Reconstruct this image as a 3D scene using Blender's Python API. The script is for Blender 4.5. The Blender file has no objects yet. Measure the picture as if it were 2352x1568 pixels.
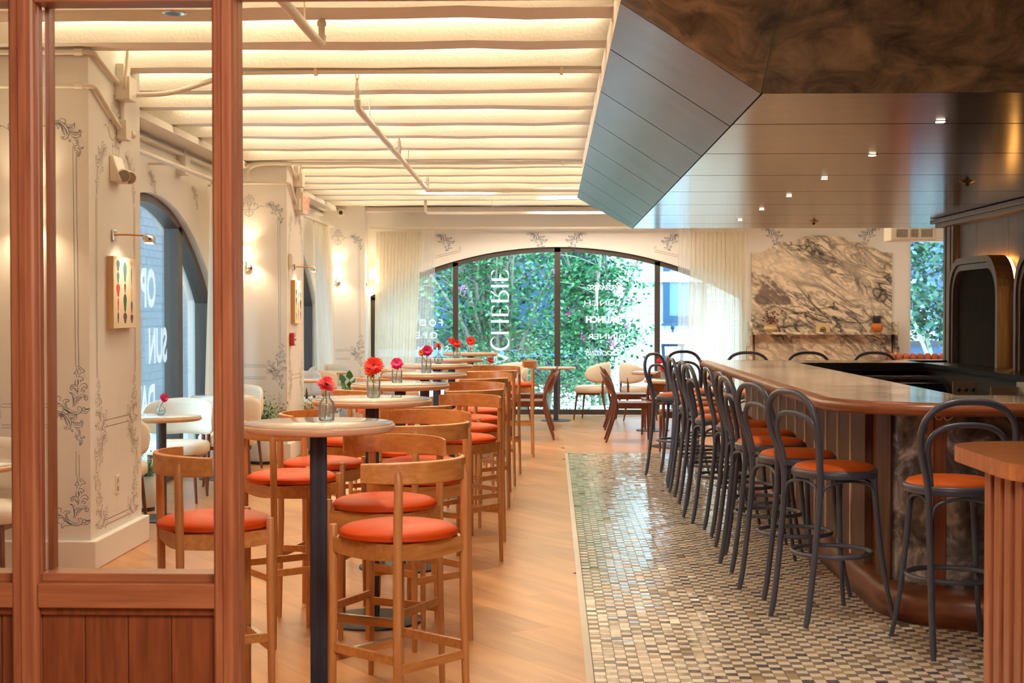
import bpy, math, random
from mathutils import Vector, Matrix
R = random.Random(7)
PI = math.pi
sc = bpy.context.scene
COL = sc.collection

# ---------------------------------------------------------------- camera
cam_d = bpy.data.cameras.new('camera'); cam = bpy.data.objects.new('camera', cam_d); COL.objects.link(cam)
cam.location = (0, 0, 1.48)
cam_d.lens = 50.0; cam_d.sensor_width = 36.0; cam_d.clip_start = 0.05; cam_d.clip_end = 300
cam.rotation_euler = (PI/2 - math.atan(66/3267), 0, math.atan(91/3267))
cam_d.dof.use_dof = True; cam_d.dof.focus_distance = 8.5; cam_d.dof.aperture_fstop = 9.0
sc.camera = cam

# ---------------------------------------------------------------- view + world + big lights
sc.view_settings.view_transform = 'Standard'; sc.view_settings.look = 'None'
sc.view_settings.gamma = 1.0; sc.view_settings.use_curve_mapping = False
sc.view_settings.exposure = 0.80
sc.cycles.use_denoising = True
sc.cycles.max_bounces = 10; sc.cycles.diffuse_bounces = 5; sc.cycles.glossy_bounces = 4
sc.cycles.transparent_max_bounces = 16; sc.cycles.transmission_bounces = 6
sc.cycles.caustics_reflective = False; sc.cycles.caustics_refractive = False
sc.cycles.sample_clamp_indirect = 4.0
w = bpy.data.worlds.new('world'); sc.world = w; w.use_nodes = True
bg = w.node_tree.nodes['Background']; bg.inputs['Color'].default_value = (0.72, 0.90, 1.0, 1); bg.inputs['Strength'].default_value = 6.0

def lamp(name, kind, loc, energy, color, target=None, size=None, size_y=None, spot=None, blend=0.5, rad=0.05):
    d = bpy.data.lights.new(name, kind); d.energy = energy; d.color = color
    if kind == 'AREA':
        d.shape = 'RECTANGLE'; d.size = size; d.size_y = size_y or size
    elif kind == 'SUN': d.angle = size or 0.1
    else: d.shadow_soft_size = rad
    if kind == 'SPOT': d.spot_size = spot; d.spot_blend = blend
    o = bpy.data.objects.new(name, d); COL.objects.link(o); o.location = loc
    if target is not None:
        o.rotation_euler = (Vector(target) - Vector(loc)).to_track_quat('-Z', 'Y').to_euler()
    return o
lamp('sun', 'SUN', (10, 30, 20), 1.2, (1.0, 0.96, 0.9), target=(11, 40, 0), size=0.6)
# the ceiling lamp of the entry vestibule where the photographer stands
WARM = (1.0, 0.84, 0.66)
lamp('vestibule_ceiling_light', 'AREA', (0.3, 1.2, 2.75), 56, (1.0, 0.86, 0.74), target=(0.0, 2.6, 0.5), size=1.6, size_y=1.0)
lamp('vestibule_side_light', 'AREA', (1.6, 0.6, 1.9), 12, (1.0, 0.84, 0.74), target=(-0.5, 3.6, 1.2), size=0.8, size_y=0.8)

# ---------------------------------------------------------------- materials
MATS = {}
def nodes(name):
    m = bpy.data.materials.new(name); m.use_nodes = True
    nt = m.node_tree; b = nt.nodes['Principled BSDF']; MATS[name] = m
    return m, nt, b
def col(c): return (c[0], c[1], c[2], 1)
def S(r, g, b):   # sRGB 0-255 -> linear
    f = lambda v: (v/255/12.92) if v/255 <= 0.04045 else ((v/255+0.055)/1.055)**2.4
    return (f(r), f(g), f(b))
def plain(name, c, rough=0.5, metal=0.0, emit=None, es=0, coat=0, bump=0, bscale=60):
    m, nt, b = nodes(name)
    b.inputs['Base Color'].default_value = col(c); b.inputs['Roughness'].default_value = rough
    b.inputs['Metallic'].default_value = metal; b.inputs['Coat Weight'].default_value = coat
    if emit: b.inputs['Emission Color'].default_value = col(emit); b.inputs['Emission Strength'].default_value = es
    if bump:
        tc = nt.nodes.new('ShaderNodeTexCoord'); n = nt.nodes.new('ShaderNodeTexNoise'); n.inputs['Scale'].default_value = bscale
        bp = nt.nodes.new('ShaderNodeBump'); bp.inputs['Strength'].default_value = bump; bp.inputs['Distance'].default_value = 0.01
        nt.links.new(tc.outputs['Object'], n.inputs['Vector']); nt.links.new(n.outputs['Fac'], bp.inputs['Height'])
        nt.links.new(bp.outputs['Normal'], b.inputs['Normal'])
    return m
def ramp(nt, stops):
    r = nt.nodes.new('ShaderNodeValToRGB'); e = r.color_ramp.elements
    while len(e) < len(stops): e.new(0.5)
    for i, (p, c) in enumerate(stops): e[i].position = p; e[i].color = col(c)
    return r
def wood(name, c1, c2, scale=(3, 60, 60), rough=0.4, rnd=0.25, coat=0.0, rot=0.0, detail=4, spec=None):
    m, nt, b = nodes(name); L = nt.links.new
    tc = nt.nodes.new('ShaderNodeTexCoord'); oi = nt.nodes.new('ShaderNodeObjectInfo')
    mp = nt.nodes.new('ShaderNodeMapping'); mp.inputs['Scale'].default_value = scale; mp.inputs['Rotation'].default_value = (0, 0, rot)
    ad = nt.nodes.new('ShaderNodeVectorMath'); ad.operation = 'ADD'
    sc_ = nt.nodes.new('ShaderNodeVectorMath'); sc_.operation = 'SCALE'; sc_.inputs['Scale'].default_value = 40
    cb = nt.nodes.new('ShaderNodeCombineXYZ')
    for i in range(3): L(oi.outputs['Random'], cb.inputs[i])
    L(cb.outputs[0], sc_.inputs[0]); L(tc.outputs['Object'], mp.inputs['Vector']); L(mp.outputs[0], ad.inputs[0]); L(sc_.outputs[0], ad.inputs[1])
    n = nt.nodes.new('ShaderNodeTexNoise'); n.inputs['Scale'].default_value = 1.0; n.inputs['Detail'].default_value = detail
    n.inputs['Distortion'].default_value = 0.6
    L(ad.outputs[0], n.inputs['Vector'])
    r = ramp(nt, [(0.3, c2), (0.7, c1)]); L(n.outputs['Fac'], r.inputs['Fac'])
    hsv = nt.nodes.new('ShaderNodeHueSaturation')
    mr = nt.nodes.new('ShaderNodeMapRange'); mr.inputs[3].default_value = 1-rnd; mr.inputs[4].default_value = 1+rnd
    L(oi.outputs['Random'], mr.inputs[0]); L(mr.outputs[0], hsv.inputs['Value']); L(r.outputs[0], hsv.inputs['Color'])
    L(hsv.outputs[0], b.inputs['Base Color'])
    b.inputs['Roughness'].default_value = rough; b.inputs['Coat Weight'].default_value = coat; b.inputs['Coat Roughness'].default_value = 0.12
    bp = nt.nodes.new('ShaderNodeBump'); bp.inputs['Strength'].default_value = 0.12; bp.inputs['Distance'].default_value = 0.002
    L(n.outputs['Fac'], bp.inputs['Height']); L(bp.outputs['Normal'], b.inputs['Normal'])
    return m
def marble(name, base, vein, dark, scale=1.0, rough=0.12, vec=(1, 1, 1), rot=(0, 0, 0), band=True):
    m, nt, b = nodes(name); L = nt.links.new
    tc = nt.nodes.new('ShaderNodeTexCoord'); mp = nt.nodes.new('ShaderNodeMapping')
    mp.vector_type = 'TEXTURE'; mp.inputs['Rotation'].default_value = rot; mp.inputs['Scale'].default_value = tuple(1/q for q in vec)
    L(tc.outputs['Object'], mp.inputs['Vector'])
    def noise(sc_, det, dist=0.0, ro=0.55, off=0):
        a = nt.nodes.new('ShaderNodeVectorMath'); a.operation = 'ADD'; a.inputs[1].default_value = (off, off*1.7, off*.3); L(mp.outputs[0], a.inputs[0])
        q = nt.nodes.new('ShaderNodeTexNoise'); q.inputs['Scale'].default_value = sc_*scale; q.inputs['Detail'].default_value = det
        q.inputs['Distortion'].default_value = dist; q.inputs['Roughness'].default_value = ro; L(a.outputs[0], q.inputs['Vector']); return q.outputs['Fac']
    def M(op, a, b_=None):
        q = nt.nodes.new('ShaderNodeMath'); q.operation = op
        for k, v in enumerate((a, b_)):
            if v is None: continue
            if isinstance(v, (int, float)): q.inputs[k].default_value = v
            else: L(v, q.inputs[k])
        return q.outputs[0]
    mask = nt.nodes.new('ShaderNodeMapRange'); mask.inputs[1].default_value = .40; mask.inputs[2].default_value = .62; mask.inputs[3].default_value = .3; mask.inputs[4].default_value = 1.0; L(noise(1.1, 2, off=9), mask.inputs[0])
    cur = None
    for sc_, wd, am, off in ((1.7, .055, 1.0, 0), (3.4, .065, 1.0, 3), (7.0, .07, .7, 6)):
        d = M('ABSOLUTE', M('SUBTRACT', noise(sc_, 5, .9, .5, off), .5)); v_ = M('MULTIPLY', M('SUBTRACT', 1.0, M('MINIMUM', M('DIVIDE', d, wd), 1.0)), am)
        cur = v_ if cur is None else M('MAXIMUM', cur, v_)
    fac = M('MULTIPLY', cur, mask.outputs[0])
    mu = nt.nodes.new('ShaderNodeMixRGB'); L(fac, mu.inputs['Fac']); mu.inputs[1].default_value = col(base); mu.inputs[2].default_value = col(vein); out = mu
    if band:
        r3 = ramp(nt, [(0.585, (0, 0, 0)), (0.62, (1, 1, 1))]); L(noise(.8, 7, .6, .6, 14), r3.inputs['Fac'])
        mb = nt.nodes.new('ShaderNodeMixRGB'); L(M('MULTIPLY', r3.outputs[0], .8), mb.inputs['Fac']); L(mu.outputs[0], mb.inputs[1]); mb.inputs[2].default_value = col(dark); out = mb
    L(out.outputs[0], b.inputs['Base Color']); b.inputs['Roughness'].default_value = rough
    return m
def mottled(name, cols, scale=3.0, rough=0.3, metal=0.0, aniso=None):
    m, nt, b = nodes(name); L = nt.links.new
    tc = nt.nodes.new('ShaderNodeTexCoord'); mp = nt.nodes.new('ShaderNodeMapping')
    if aniso: mp.inputs['Scale'].default_value = aniso
    L(tc.outputs['Object'], mp.inputs['Vector'])
    n = nt.nodes.new('ShaderNodeTexNoise'); n.inputs['Scale'].default_value = scale; n.inputs['Detail'].default_value = 9
    n.inputs['Roughness'].default_value = 0.65; n.inputs['Distortion'].default_value = 0.8
    L(mp.outputs[0], n.inputs['Vector'])
    k = len(cols); r = ramp(nt, [(0.3+0.4*i/(k-1), c) for i, c in enumerate(cols)]); L(n.outputs['Fac'], r.inputs['Fac'])
    L(r.outputs[0], b.inputs['Base Color']); b.inputs['Roughness'].default_value = rough; b.inputs['Metallic'].default_value = metal
    return m
def glassy(name, tint=(1, 1, 1), gloss=0.10, rough=0.0, frost=0.0):
    m = bpy.data.materials.new(name); m.use_nodes = True; nt = m.node_tree; nt.nodes.clear(); L = nt.links.new; MATS[name] = m
    out = nt.nodes.new('ShaderNodeOutputMaterial'); tr = nt.nodes.new('ShaderNodeBsdfTransparent'); tr.inputs[0].default_value = col(tint)
    gl = nt.nodes.new('ShaderNodeBsdfGlossy'); gl.inputs['Roughness'].default_value = rough
    lw = nt.nodes.new('ShaderNodeLayerWeight'); lw.inputs['Blend'].default_value = 0.25
    mr = nt.nodes.new('ShaderNodeMapRange'); mr.inputs[3].default_value = gloss*0.35; mr.inputs[4].default_value = min(1, gloss*6)
    mx = nt.nodes.new('ShaderNodeMixShader'); L(lw.outputs['Fresnel'], mr.inputs[0]); L(mr.outputs[0], mx.inputs[0]); L(tr.outputs[0], mx.inputs[1]); L(gl.outputs[0], mx.inputs[2])
    last = mx
    if frost:
        df = nt.nodes.new('ShaderNodeBsdfTranslucent'); df.inputs[0].default_value = (0.9, 0.93, 0.95, 1)
        d2 = nt.nodes.new('ShaderNodeBsdfDiffuse'); d2.inputs[0].default_value = (0.9, 0.93, 0.95, 1)
        ms = nt.nodes.new('ShaderNodeMixShader'); ms.inputs[0].default_value = 0.5; L(df.outputs[0], ms.inputs[1]); L(d2.outputs[0], ms.inputs[2])
        m2 = nt.nodes.new('ShaderNodeMixShader'); m2.inputs[0].default_value = frost; L(mx.outputs[0], m2.inputs[1]); L(ms.outputs[0], m2.inputs[2]); last = m2
    L(last.outputs[0], out.inputs[0]); return m
def sheer(name, c, opac):
    m = bpy.data.materials.new(name); m.use_nodes = True; nt = m.node_tree; nt.nodes.clear(); L = nt.links.new; MATS[name] = m
    out = nt.nodes.new('ShaderNodeOutputMaterial'); tr = nt.nodes.new('ShaderNodeBsdfTransparent')
    tl = nt.nodes.new('ShaderNodeBsdfTranslucent'); tl.inputs[0].default_value = col(c)
    df = nt.nodes.new('ShaderNodeBsdfDiffuse'); df.inputs[0].default_value = col(c)
    a = nt.nodes.new('ShaderNodeMixShader'); a.inputs[0].default_value = 0.45; L(tl.outputs[0], a.inputs[1]); L(df.outputs[0], a.inputs[2])
    lw = nt.nodes.new('ShaderNodeLayerWeight'); lw.inputs['Blend'].default_value = 0.5
    mr = nt.nodes.new('ShaderNodeMapRange'); mr.inputs[3].default_value = opac; mr.inputs[4].default_value = 1.0; L(lw.outputs['Facing'], mr.inputs[0])
    b = nt.nodes.new('ShaderNodeMixShader'); L(mr.outputs[0], b.inputs[0]); L(tr.outputs[0], b.inputs[1]); L(a.outputs[0], b.inputs[2])
    L(b.outputs[0], out.inputs[0]); return m
def emis(name, c, s):
    m = bpy.data.materials.new(name); m.use_nodes = True; nt = m.node_tree; nt.nodes.clear(); MATS[name] = m
    out = nt.nodes.new('ShaderNodeOutputMaterial'); e = nt.nodes.new('ShaderNodeEmission'); e.inputs[0].default_value = col(c); e.inputs[1].default_value = s
    nt.links.new(e.outputs[0], out.inputs[0]); return m

plaster = plain('plaster', S(232, 229, 225), 0.6, bump=0.05, bscale=90)
ceilpaint = plain('ceiling_paint', S(232, 226, 216), 0.7, bump=0.25, bscale=45)
ceil_lit = emis('led_strip', (1.0, 0.80, 0.52), 18)
oak_floor = wood('oak_floor', S(196, 142, 88), S(170, 116, 68), scale=(9, 1.2, 8), rough=0.30, rnd=0.15, rot=0.0, detail=5)
floorbase = plain('floor_joint', S(150, 104, 64), 0.7)
grout = plain('grout', S(112, 102, 92), 0.8)
tileA = plain('tile_cream', S(232, 218, 198), 0.11)
tileB = mottled('tile_taupe', [S(118, 106, 96), S(160, 144, 128)], 25, 0.10)
tileC = mottled('tile_slate', [S(78, 74, 84), S(122, 112, 110)], 25, 0.10)
tileD = mottled('tile_sand', [S(164, 144, 118), S(190, 168, 140)], 25, 0.10)
strip_m = plain('floor_edge_metal', S(190, 178, 165), 0.35, 0.4)
walnut = wood('walnut_frame', S(172, 108, 72), S(142, 80, 52), scale=(50, 50, 3), rough=0.38, rnd=0.04)
walnut_h = wood('walnut_rail', S(174, 108, 70), S(146, 84, 52), scale=(3, 50, 50), rough=0.38, rnd=0.04)
walnut_d = wood('walnut_panel', S(142, 76, 40), S(108, 54, 27), scale=(45, 45, 3), rough=0.45, rnd=0.08)
barwood = wood('bar_board', S(112, 72, 48), S(72, 44, 30), scale=(60, 60, 3), rough=0.5, rnd=0.08)
barplinth = wood('bar_plinth', S(134, 76, 46), S(100, 54, 32), scale=(4, 4, 30), rough=0.42, rnd=0.03)
nosing = wood('bar_nosing', S(152, 90, 52), S(118, 64, 36), scale=(5, 5, 40), rough=0.36, rnd=0.02)
oakchair = wood('stool_oak', S(208, 146, 80), S(182, 116, 58), scale=(7, 45, 45), rough=0.36, rnd=0.07)
oakleg = wood('stool_oak_leg', S(206, 148, 90), S(182, 120, 66), scale=(45, 45, 3), rough=0.36, rnd=0.07)
darkchair = wood('chair_walnut', S(128, 72, 46), S(98, 52, 32), scale=(40, 40, 4), rough=0.35, rnd=0.08)
leather = plain('orange_leather', S(200, 72, 16), 0.46, bump=0.1, bscale=220)
leather2 = plain('tan_leather', S(192, 88, 32), 0.42, bump=0.1, bscale=220)
leather3 = plain('banquette_leather', S(176, 88, 52), 0.45)
steel_gray = plain('gray_lacquer', S(76, 80, 96), 0.38)
blackmetal = plain('black_metal', S(38, 40, 46), 0.45, 0.2)
polemetal = plain('blue_black_metal', S(66, 70, 86), 0.5, 0.1)
platem = plain('brushed_plate', S(176, 158, 134), .35, .5)
chrome = plain('chrome', (0.8, 0.78, 0.75), 0.08, 1.0)
brass = plain('aged_brass', S(190, 140, 80), 0.3, 0.9)
steel = plain('stainless', (0.55, 0.53, 0.5), 0.25, 1.0)
tabletop = plain('pale_table_top', S(238, 220, 198), 0.09, coat=0.3)
tableedge = wood('table_edge', S(222, 184, 152), S(204, 162, 130), scale=(6, 6, 40), rough=0.3, rnd=0.02)
whitetop = plain('white_table_top', S(240, 236, 228), 0.12, coat=0.3)
boucle = plain('cream_fabric', S(238, 230, 216), 0.9, bump=0.35, bscale=260)
framemetal = plain('window_frame_paint', S(66, 58, 54), 0.45)
glass = glassy('window_glass', (0.93, 0.99, 1.0), 0.10)
partglass = glassy('partition_glass', (0.97, 0.98, 0.98), 0.10)
vaseglass = glassy('vase_glass', (0.95, 0.98, 0.99), 0.20, 0.03, frost=0.10)
water = glassy('water', (0.86, 0.93, 0.97), 0.05, 0.02, frost=0.1)
sheer_m = sheer('sheer_curtain', S(250, 244, 230), 0.80)
sheer_t = sheer('sheer_single_layer', S(248, 244, 236), 0.35)
ink = plain('ink_line', S(62, 84, 116), 0.8)
ink2 = plain('ink_line_faint', S(150, 130, 122), 0.8)
white_p = plain('white_plastic', S(232, 224, 210), 0.4)
vinyl = sheer('white_vinyl', (.95, .96, .97), .97)
redp = plain('red_plastic', S(190, 26, 22), 0.35)
exitred = plain('exit_letters', S(230, 60, 40), 0.5, emit=(1, 0.12, 0.06), es=1.2)
darkp = plain('dark_plastic', S(34, 34, 36), 0.4)
lens_m = plain('lamp_lens', S(150, 142, 134), 0.15)
shade_m = plain('fabric_shade', S(250, 236, 210), 0.8, emit=(1.0, 0.80, 0.52), es=2.6)
led_amber = emis('amber_led', (1.0, 0.46, 0.10), 9)
downl = emis('downlight_face', (1.0, 0.84, 0.62), 9)
marb = marble('marble_slab', S(240, 224, 202), S(48, 40, 48), S(88, 70, 76), 1.15, 0.16, vec=(0.5, 1, 1.35), rot=(0, math.radians(30), 0))
marb2 = marble('marble_counter', S(236, 214, 190), S(104, 90, 88), S(150, 130, 124), 0.9, 0.09, vec=(1.3, 0.55, 1), rot=(0, 0, 0.5))
hoodw = mottled('hood_board', [S(88, 72, 62), S(118, 98, 86), S(146, 124, 110)], 2.2, 0.17, 0.7, aniso=(1, 5, 5))
hoodside = mottled('hood_side_board', [S(84, 84, 104), S(100, 100, 122), S(114, 114, 138)], 1.6, 0.26, 0.7, aniso=(1.2, 3, 2))
hoodst = mottled('hood_mottled_panel', [S(30, 28, 26), S(116, 106, 94), S(168, 154, 134)], 5.5, 0.5, 0.1)
barstone = mottled('bar_mottled_panel', [S(44, 42, 44), S(110, 108, 112), S(216, 212, 216)], 6.5, 0.25, 0.45)
joint = plain('dark_joint', S(26, 22, 20), 0.7)
blackstone = plain('black_stone', S(40, 40, 40), 0.25)
bbpanel = wood('back_bar_panel', S(134, 112, 96), S(104, 84, 72), scale=(60, 60, 3), rough=0.45, rnd=0.03)
bbdark = wood('back_bar_dark_panel', S(38, 28, 22), S(24, 17, 14), scale=(60, 60, 3), rough=0.85, rnd=0.03)
bbdark.node_tree.nodes['Principled BSDF'].inputs['Specular IOR Level'].default_value = .15
for q in (leather, leather2): q.node_tree.nodes['Principled BSDF'].inputs['Specular IOR Level'].default_value = .13
canvas_s = plain('canvas_side', S(206, 172, 124), 0.8)
canvas_f = plain('canvas_face', S(238, 222, 196), 0.8)
leaf1 = plain('leaf_green', S(34, 124, 66), 0.45); leaf2 = plain('leaf_dark_green', S(16, 80, 60), 0.45); leaf3 = plain('leaf_light', S(104, 164, 124), 0.4)
houseleaf = plain('house_plant_leaf', S(74, 120, 52), 0.45)
bark = plain('pale_bark', S(136, 146, 134), 0.8)
bloss = plain('pink_blossom', S(214, 128, 184), 0.7)
potm = plain('pale_planter', S(200, 200, 190), 0.6)
soil = plain('soil', S(70, 52, 40), 0.9)
brickw = plain('white_brick', S(186, 198, 206), 0.8)
mortar = plain('white_mortar', S(150, 166, 178), 0.9)
paving = plain('pale_paving', S(214, 220, 222), 0.9)
darkhouse = plain('dark_blue_wall', S(14, 38, 48), 0.8)
bluewin = plain('blue_window_frame', S(16, 62, 98), 0.5)
palewin = plain('pale_window_pane', S(90, 130, 160), 0.15)
FLC = {'red': plain('petal_red', S(232, 44, 22), 0.5), 'pink': plain('petal_pink', S(222, 30, 110), 0.5), 'coral': plain('petal_coral', S(232, 36, 60), 0.5), 'orange': plain('petal_orange', S(246, 128, 36), 0.5)}
flc_c = plain('flower_center', S(110, 30, 20), 0.8); stem_m = plain('stem_green', S(96, 130, 60), 0.6)
ceramic = plain('sand_ceramic', S(214, 184, 140), 0.6); ceramic_o = plain('orange_glaze', S(196, 104, 30), 0.35); dryf = plain('dried_flower', S(110, 40, 40), 0.9)

# ---------------------------------------------------------------- mesh builder
class MB:
    def __init__(s): s.v = []; s.f = []; s.sm = []; s.mi = []
    def add(s, vs, fs, smooth=False, mi=0):
        o = len(s.v); s.v += [tuple(v) for v in vs]
        for f in fs: s.f.append(tuple(i+o for i in f)); s.sm.append(smooth); s.mi.append(mi)
        return s
    def box(s, x0, y0, z0, x1, y1, z1, mi=0):
        v = [(x0,y0,z0),(x1,y0,z0),(x1,y1,z0),(x0,y1,z0),(x0,y0,z1),(x1,y0,z1),(x1,y1,z1),(x0,y1,z1)]
        return s.add(v, [(0,3,2,1),(4,5,6,7),(0,1,5,4),(1,2,6,5),(2,3,7,6),(3,0,4,7)], False, mi)
    def bar(s, a, b, w, h, up=(0,0,1), mi=0):     # rectangular bar from a to b
        a = Vector(a); b = Vector(b); d = (b-a).normalized(); side = d.cross(Vector(up)).normalized(); u = side.cross(d).normalized()
        v = []
        for p in (a, b):
            for sx, sz in ((-1,-1),(1,-1),(1,1),(-1,1)): v.append(p+side*sx*w/2+u*sz*h/2)
        return s.add(v, [(0,1,2,3),(4,7,6,5),(0,4,5,1),(1,5,6,2),(2,6,7,3),(3,7,4,0)], False, mi)
    def tube(s, pts, r, n=10, closed=False, caps=True, mi=0):
        pts = [Vector(p) for p in pts]; m = len(pts); rr = r if isinstance(r, (list, tuple)) else [r]*m
        rings = []; prev = None
        for i, p in enumerate(pts):
            if closed: t = (pts[(i+1) % m]-pts[i-1]).normalized()
            else: t = (pts[min(i+1, m-1)]-pts[max(i-1, 0)]).normalized()
            if prev is None:
                a = Vector((0,0,1)) if abs(t.z) < 0.9 else Vector((1,0,0)); nrm = t.cross(a).normalized()
            else:
                nrm = prev - t*prev.dot(t)
                nrm = nrm.normalized() if nrm.length > 1e-6 else t.orthogonal().normalized()
            prev = nrm; bn = t.cross(nrm)
            rings.append([p+(nrm*math.cos(2*PI*k/n)+bn*math.sin(2*PI*k/n))*rr[i] for k in range(n)])
        v = [q for ring in rings for q in ring]; f = []
        for i in range(m if closed else m-1):
            j = (i+1) % m
            for k in range(n): f.append((i*n+k, i*n+(k+1) % n, j*n+(k+1) % n, j*n+k))
        s.add(v, f, True, mi)
        if caps and not closed:
            s.add(rings[0], [tuple(range(n-1, -1, -1))], False, mi); s.add(rings[-1], [tuple(range(n))], False, mi)
        return s
    def lathe(s, prof, c=(0,0,0), n=24, mi=0, smooth=True, axis='z'):
        v = []
        for r, z in prof:
            for k in range(n):
                a = 2*PI*k/n; q = (r*math.cos(a), r*math.sin(a), z)
                if axis == 'x': q = (q[2], q[0], q[1])
                if axis == 'y': q = (q[0], q[2], q[1])
                v.append((c[0]+q[0], c[1]+q[1], c[2]+q[2]))
        f = [(i*n+k, i*n+(k+1) % n, (i+1)*n+(k+1) % n, (i+1)*n+k) for i in range(len(prof)-1) for k in range(n)]
        s.add(v, f, smooth, mi)
        if prof[0][0] > 1e-5: s.add(v[:n], [tuple(range(n-1, -1, -1))], False, mi)
        if prof[-1][0] > 1e-5: s.add(v[-n:], [tuple(range(n))], False, mi)
        return s
    def prism(s, poly, z0, z1, mi=0, smooth=False, cap=True):
        n = len(poly)
        v = [(x, y, z0) for x, y in poly]+[(x, y, z1) for x, y in poly]
        s.add(v, [(i, (i+1) % n, n+(i+1) % n, n+i) for i in range(n)], smooth, mi)
        if cap: s.add(v, [tuple(range(n-1, -1, -1)), tuple(range(n, 2*n))], False, mi)
        return s
    def xf(s, M):
        s.v = [tuple(M @ Vector(q)) for q in s.v]; return s
    def mesh(s, name, mats):
        me = bpy.data.meshes.new(name); me.from_pydata(s.v, [], s.f)
        for m in (mats if isinstance(mats, (list, tuple)) else [mats]): me.materials.append(m)
        me.polygons.foreach_set('use_smooth', s.sm); me.polygons.foreach_set('material_index', s.mi)
        me.validate(); me.update(); return me

def bev(o, wd=0.004, seg=2):
    b = o.modifiers.new('bevel', 'BEVEL'); b.width = wd; b.segments = seg; b.limit_method = 'ANGLE'; b.angle_limit = 0.7; return o
def obj(name, mb, mat, parent=None, label=None, bevel=0):
    me = mb if isinstance(mb, bpy.types.Mesh) else mb.mesh(name, mat)
    o = bpy.data.objects.new(name, me); COL.objects.link(o)
    if parent is not None: o.parent = parent
    if label: o['label'] = label
    if bevel: bev(o, bevel)
    return o
def tag(o, label=None, cat=None, group=None, kind=None):
    if label: o['label'] = label
    if cat: o['category'] = cat
    if group: o['group'] = group
    if kind: o['kind'] = kind
    return o
def thing(name, label, cat, loc=(0,0,0), rz=0, group=None):
    o = bpy.data.objects.new(name, None); COL.objects.link(o); o.location = loc; o.rotation_euler = (0, 0, rz); o.empty_display_size = 0.1
    return tag(o, label, cat, group)
def struct(name, mb, mat, label=None, bevel=0):
    o = obj(name, mb, mat, None, label, bevel); o['kind'] = 'structure'; return o
def dup(root, loc, rz, label, group=None, scale=None):
    r = root.copy(); COL.objects.link(r); r.location = loc; r.rotation_euler = (0, 0, rz); r['label'] = label
    if group: r['group'] = group
    if scale: r.scale = scale
    for ch in list(root.children):
        c = ch.copy(); COL.objects.link(c); c.parent = r
        for g in list(ch.children):
            d = g.copy(); COL.objects.link(d); d.parent = c
    return r
def crom(P, k=6, closed=False):
    P = [Vector(p) for p in P]; n = len(P); out = []
    rng = range(n) if closed else range(n-1)
    for i in rng:
        if closed: a, b, c, d = P[i-1], P[i], P[(i+1) % n], P[(i+2) % n]
        else: a, b, c, d = P[max(i-1, 0)], P[i], P[i+1], P[min(i+2, n-1)]
        for j in range(k):
            t = j/k
            out.append(0.5*((2*b)+(c-a)*t+(2*a-5*b+4*c-d)*t*t+(3*b-a-3*c+d)*t**3))
    if not closed: out.append(P[-1])
    return out
def rrect(x0, y0, x1, y1, r, k=6):
    out = []
    for cx, cy, a0 in ((x1-r, y1-r, 0), (x0+r, y1-r, PI/2), (x0+r, y0+r, PI), (x1-r, y0+r, 1.5*PI)):
        for j in range(k+1):
            a = a0+PI/2*j/k; out.append((cx+r*math.cos(a), cy+r*math.sin(a)))
    return out

# ================================================================ SETTING
H = 3.0
fl = struct('floor', MB().box(-3.8, -3.5, -0.12, 6.4, 20.75, -0.012), floorbase)
# oak planks, laid diagonally, each a part of the floor
def clip(poly, x0, y0, x1, y1):
    for ax, val, sgn in ((0, x0, 1), (0, x1, -1), (1, y0, 1), (1, y1, -1)):
        out = []
        for i in range(len(poly)):
            a, b = poly[i-1], poly[i]; da = (a[ax]-val)*sgn; db = (b[ax]-val)*sgn
            if (da >= 0) != (db >= 0):
                t = da/(da-db); out.append((a[0]+(b[0]-a[0])*t, a[1]+(b[1]-a[1])*t))
            if db >= 0: out.append(b)
        poly = out
        if len(poly) < 3: return []
    return poly
ang = math.radians(35); dx, dy = math.sin(ang), -math.cos(ang); nx, ny = math.cos(ang), math.sin(ang)
PW, PLN = 0.225, 2.1
npl = 0
for i in range(-70, 130):
    off = R.uniform(0, PLN)
    for j in range(-14, 14):
        u0 = i*PW; v0 = j*PLN+off
        q = [(nx*u+dx*v, ny*u+dy*v) for u, v in ((u0, v0), (u0+PW-0.0009, v0), (u0+PW-0.0009, v0+PLN-0.001), (u0, v0+PLN-0.001))]
        for reg in ((-3.42, 3.9, 0.14, 20.6), (0.14, 15.03, 4.9, 20.6)):
            c = clip(q, *reg)
            if not c: continue
            A = abs(sum(c[k-1][0]*c[k][1]-c[k][0]*c[k-1][1] for k in range(len(c))))/2
            if A < 0.003: continue
            cx = sum(p[0] for p in c)/len(c); cy = sum(p[1] for p in c)/len(c)
            if sum(c[k-1][0]*c[k][1]-c[k][0]*c[k-1][1] for k in range(len(c))) < 0: c = c[::-1]
            m = MB().prism([(x-cx, y-cy) for x, y in c], -0.012, 0.0)
            # local frame turned so that grain runs with the board
            rot = Matrix.Rotation(-ang, 4, 'Z'); m.v = [tuple(rot @ Vector(p)) for p in m.v]
            o = obj('plank', m, oak_floor, fl); o.location = (cx, cy, 0); o.rotation_euler = (0, 0, ang); npl += 1
print('planks', npl)
obj('vestibule_boards', MB().box(-3.3, -3.4, -0.012, 6.2, 3.88, 0.0), oak_floor, fl)
obj('edge_strip', MB().box(0.14, 3.9, -0.012, 0.172, 15.03, 0.002).box(0.172, 15.0, -0.012, 4.9, 15.03, 0.002), strip_m, fl)
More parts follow.
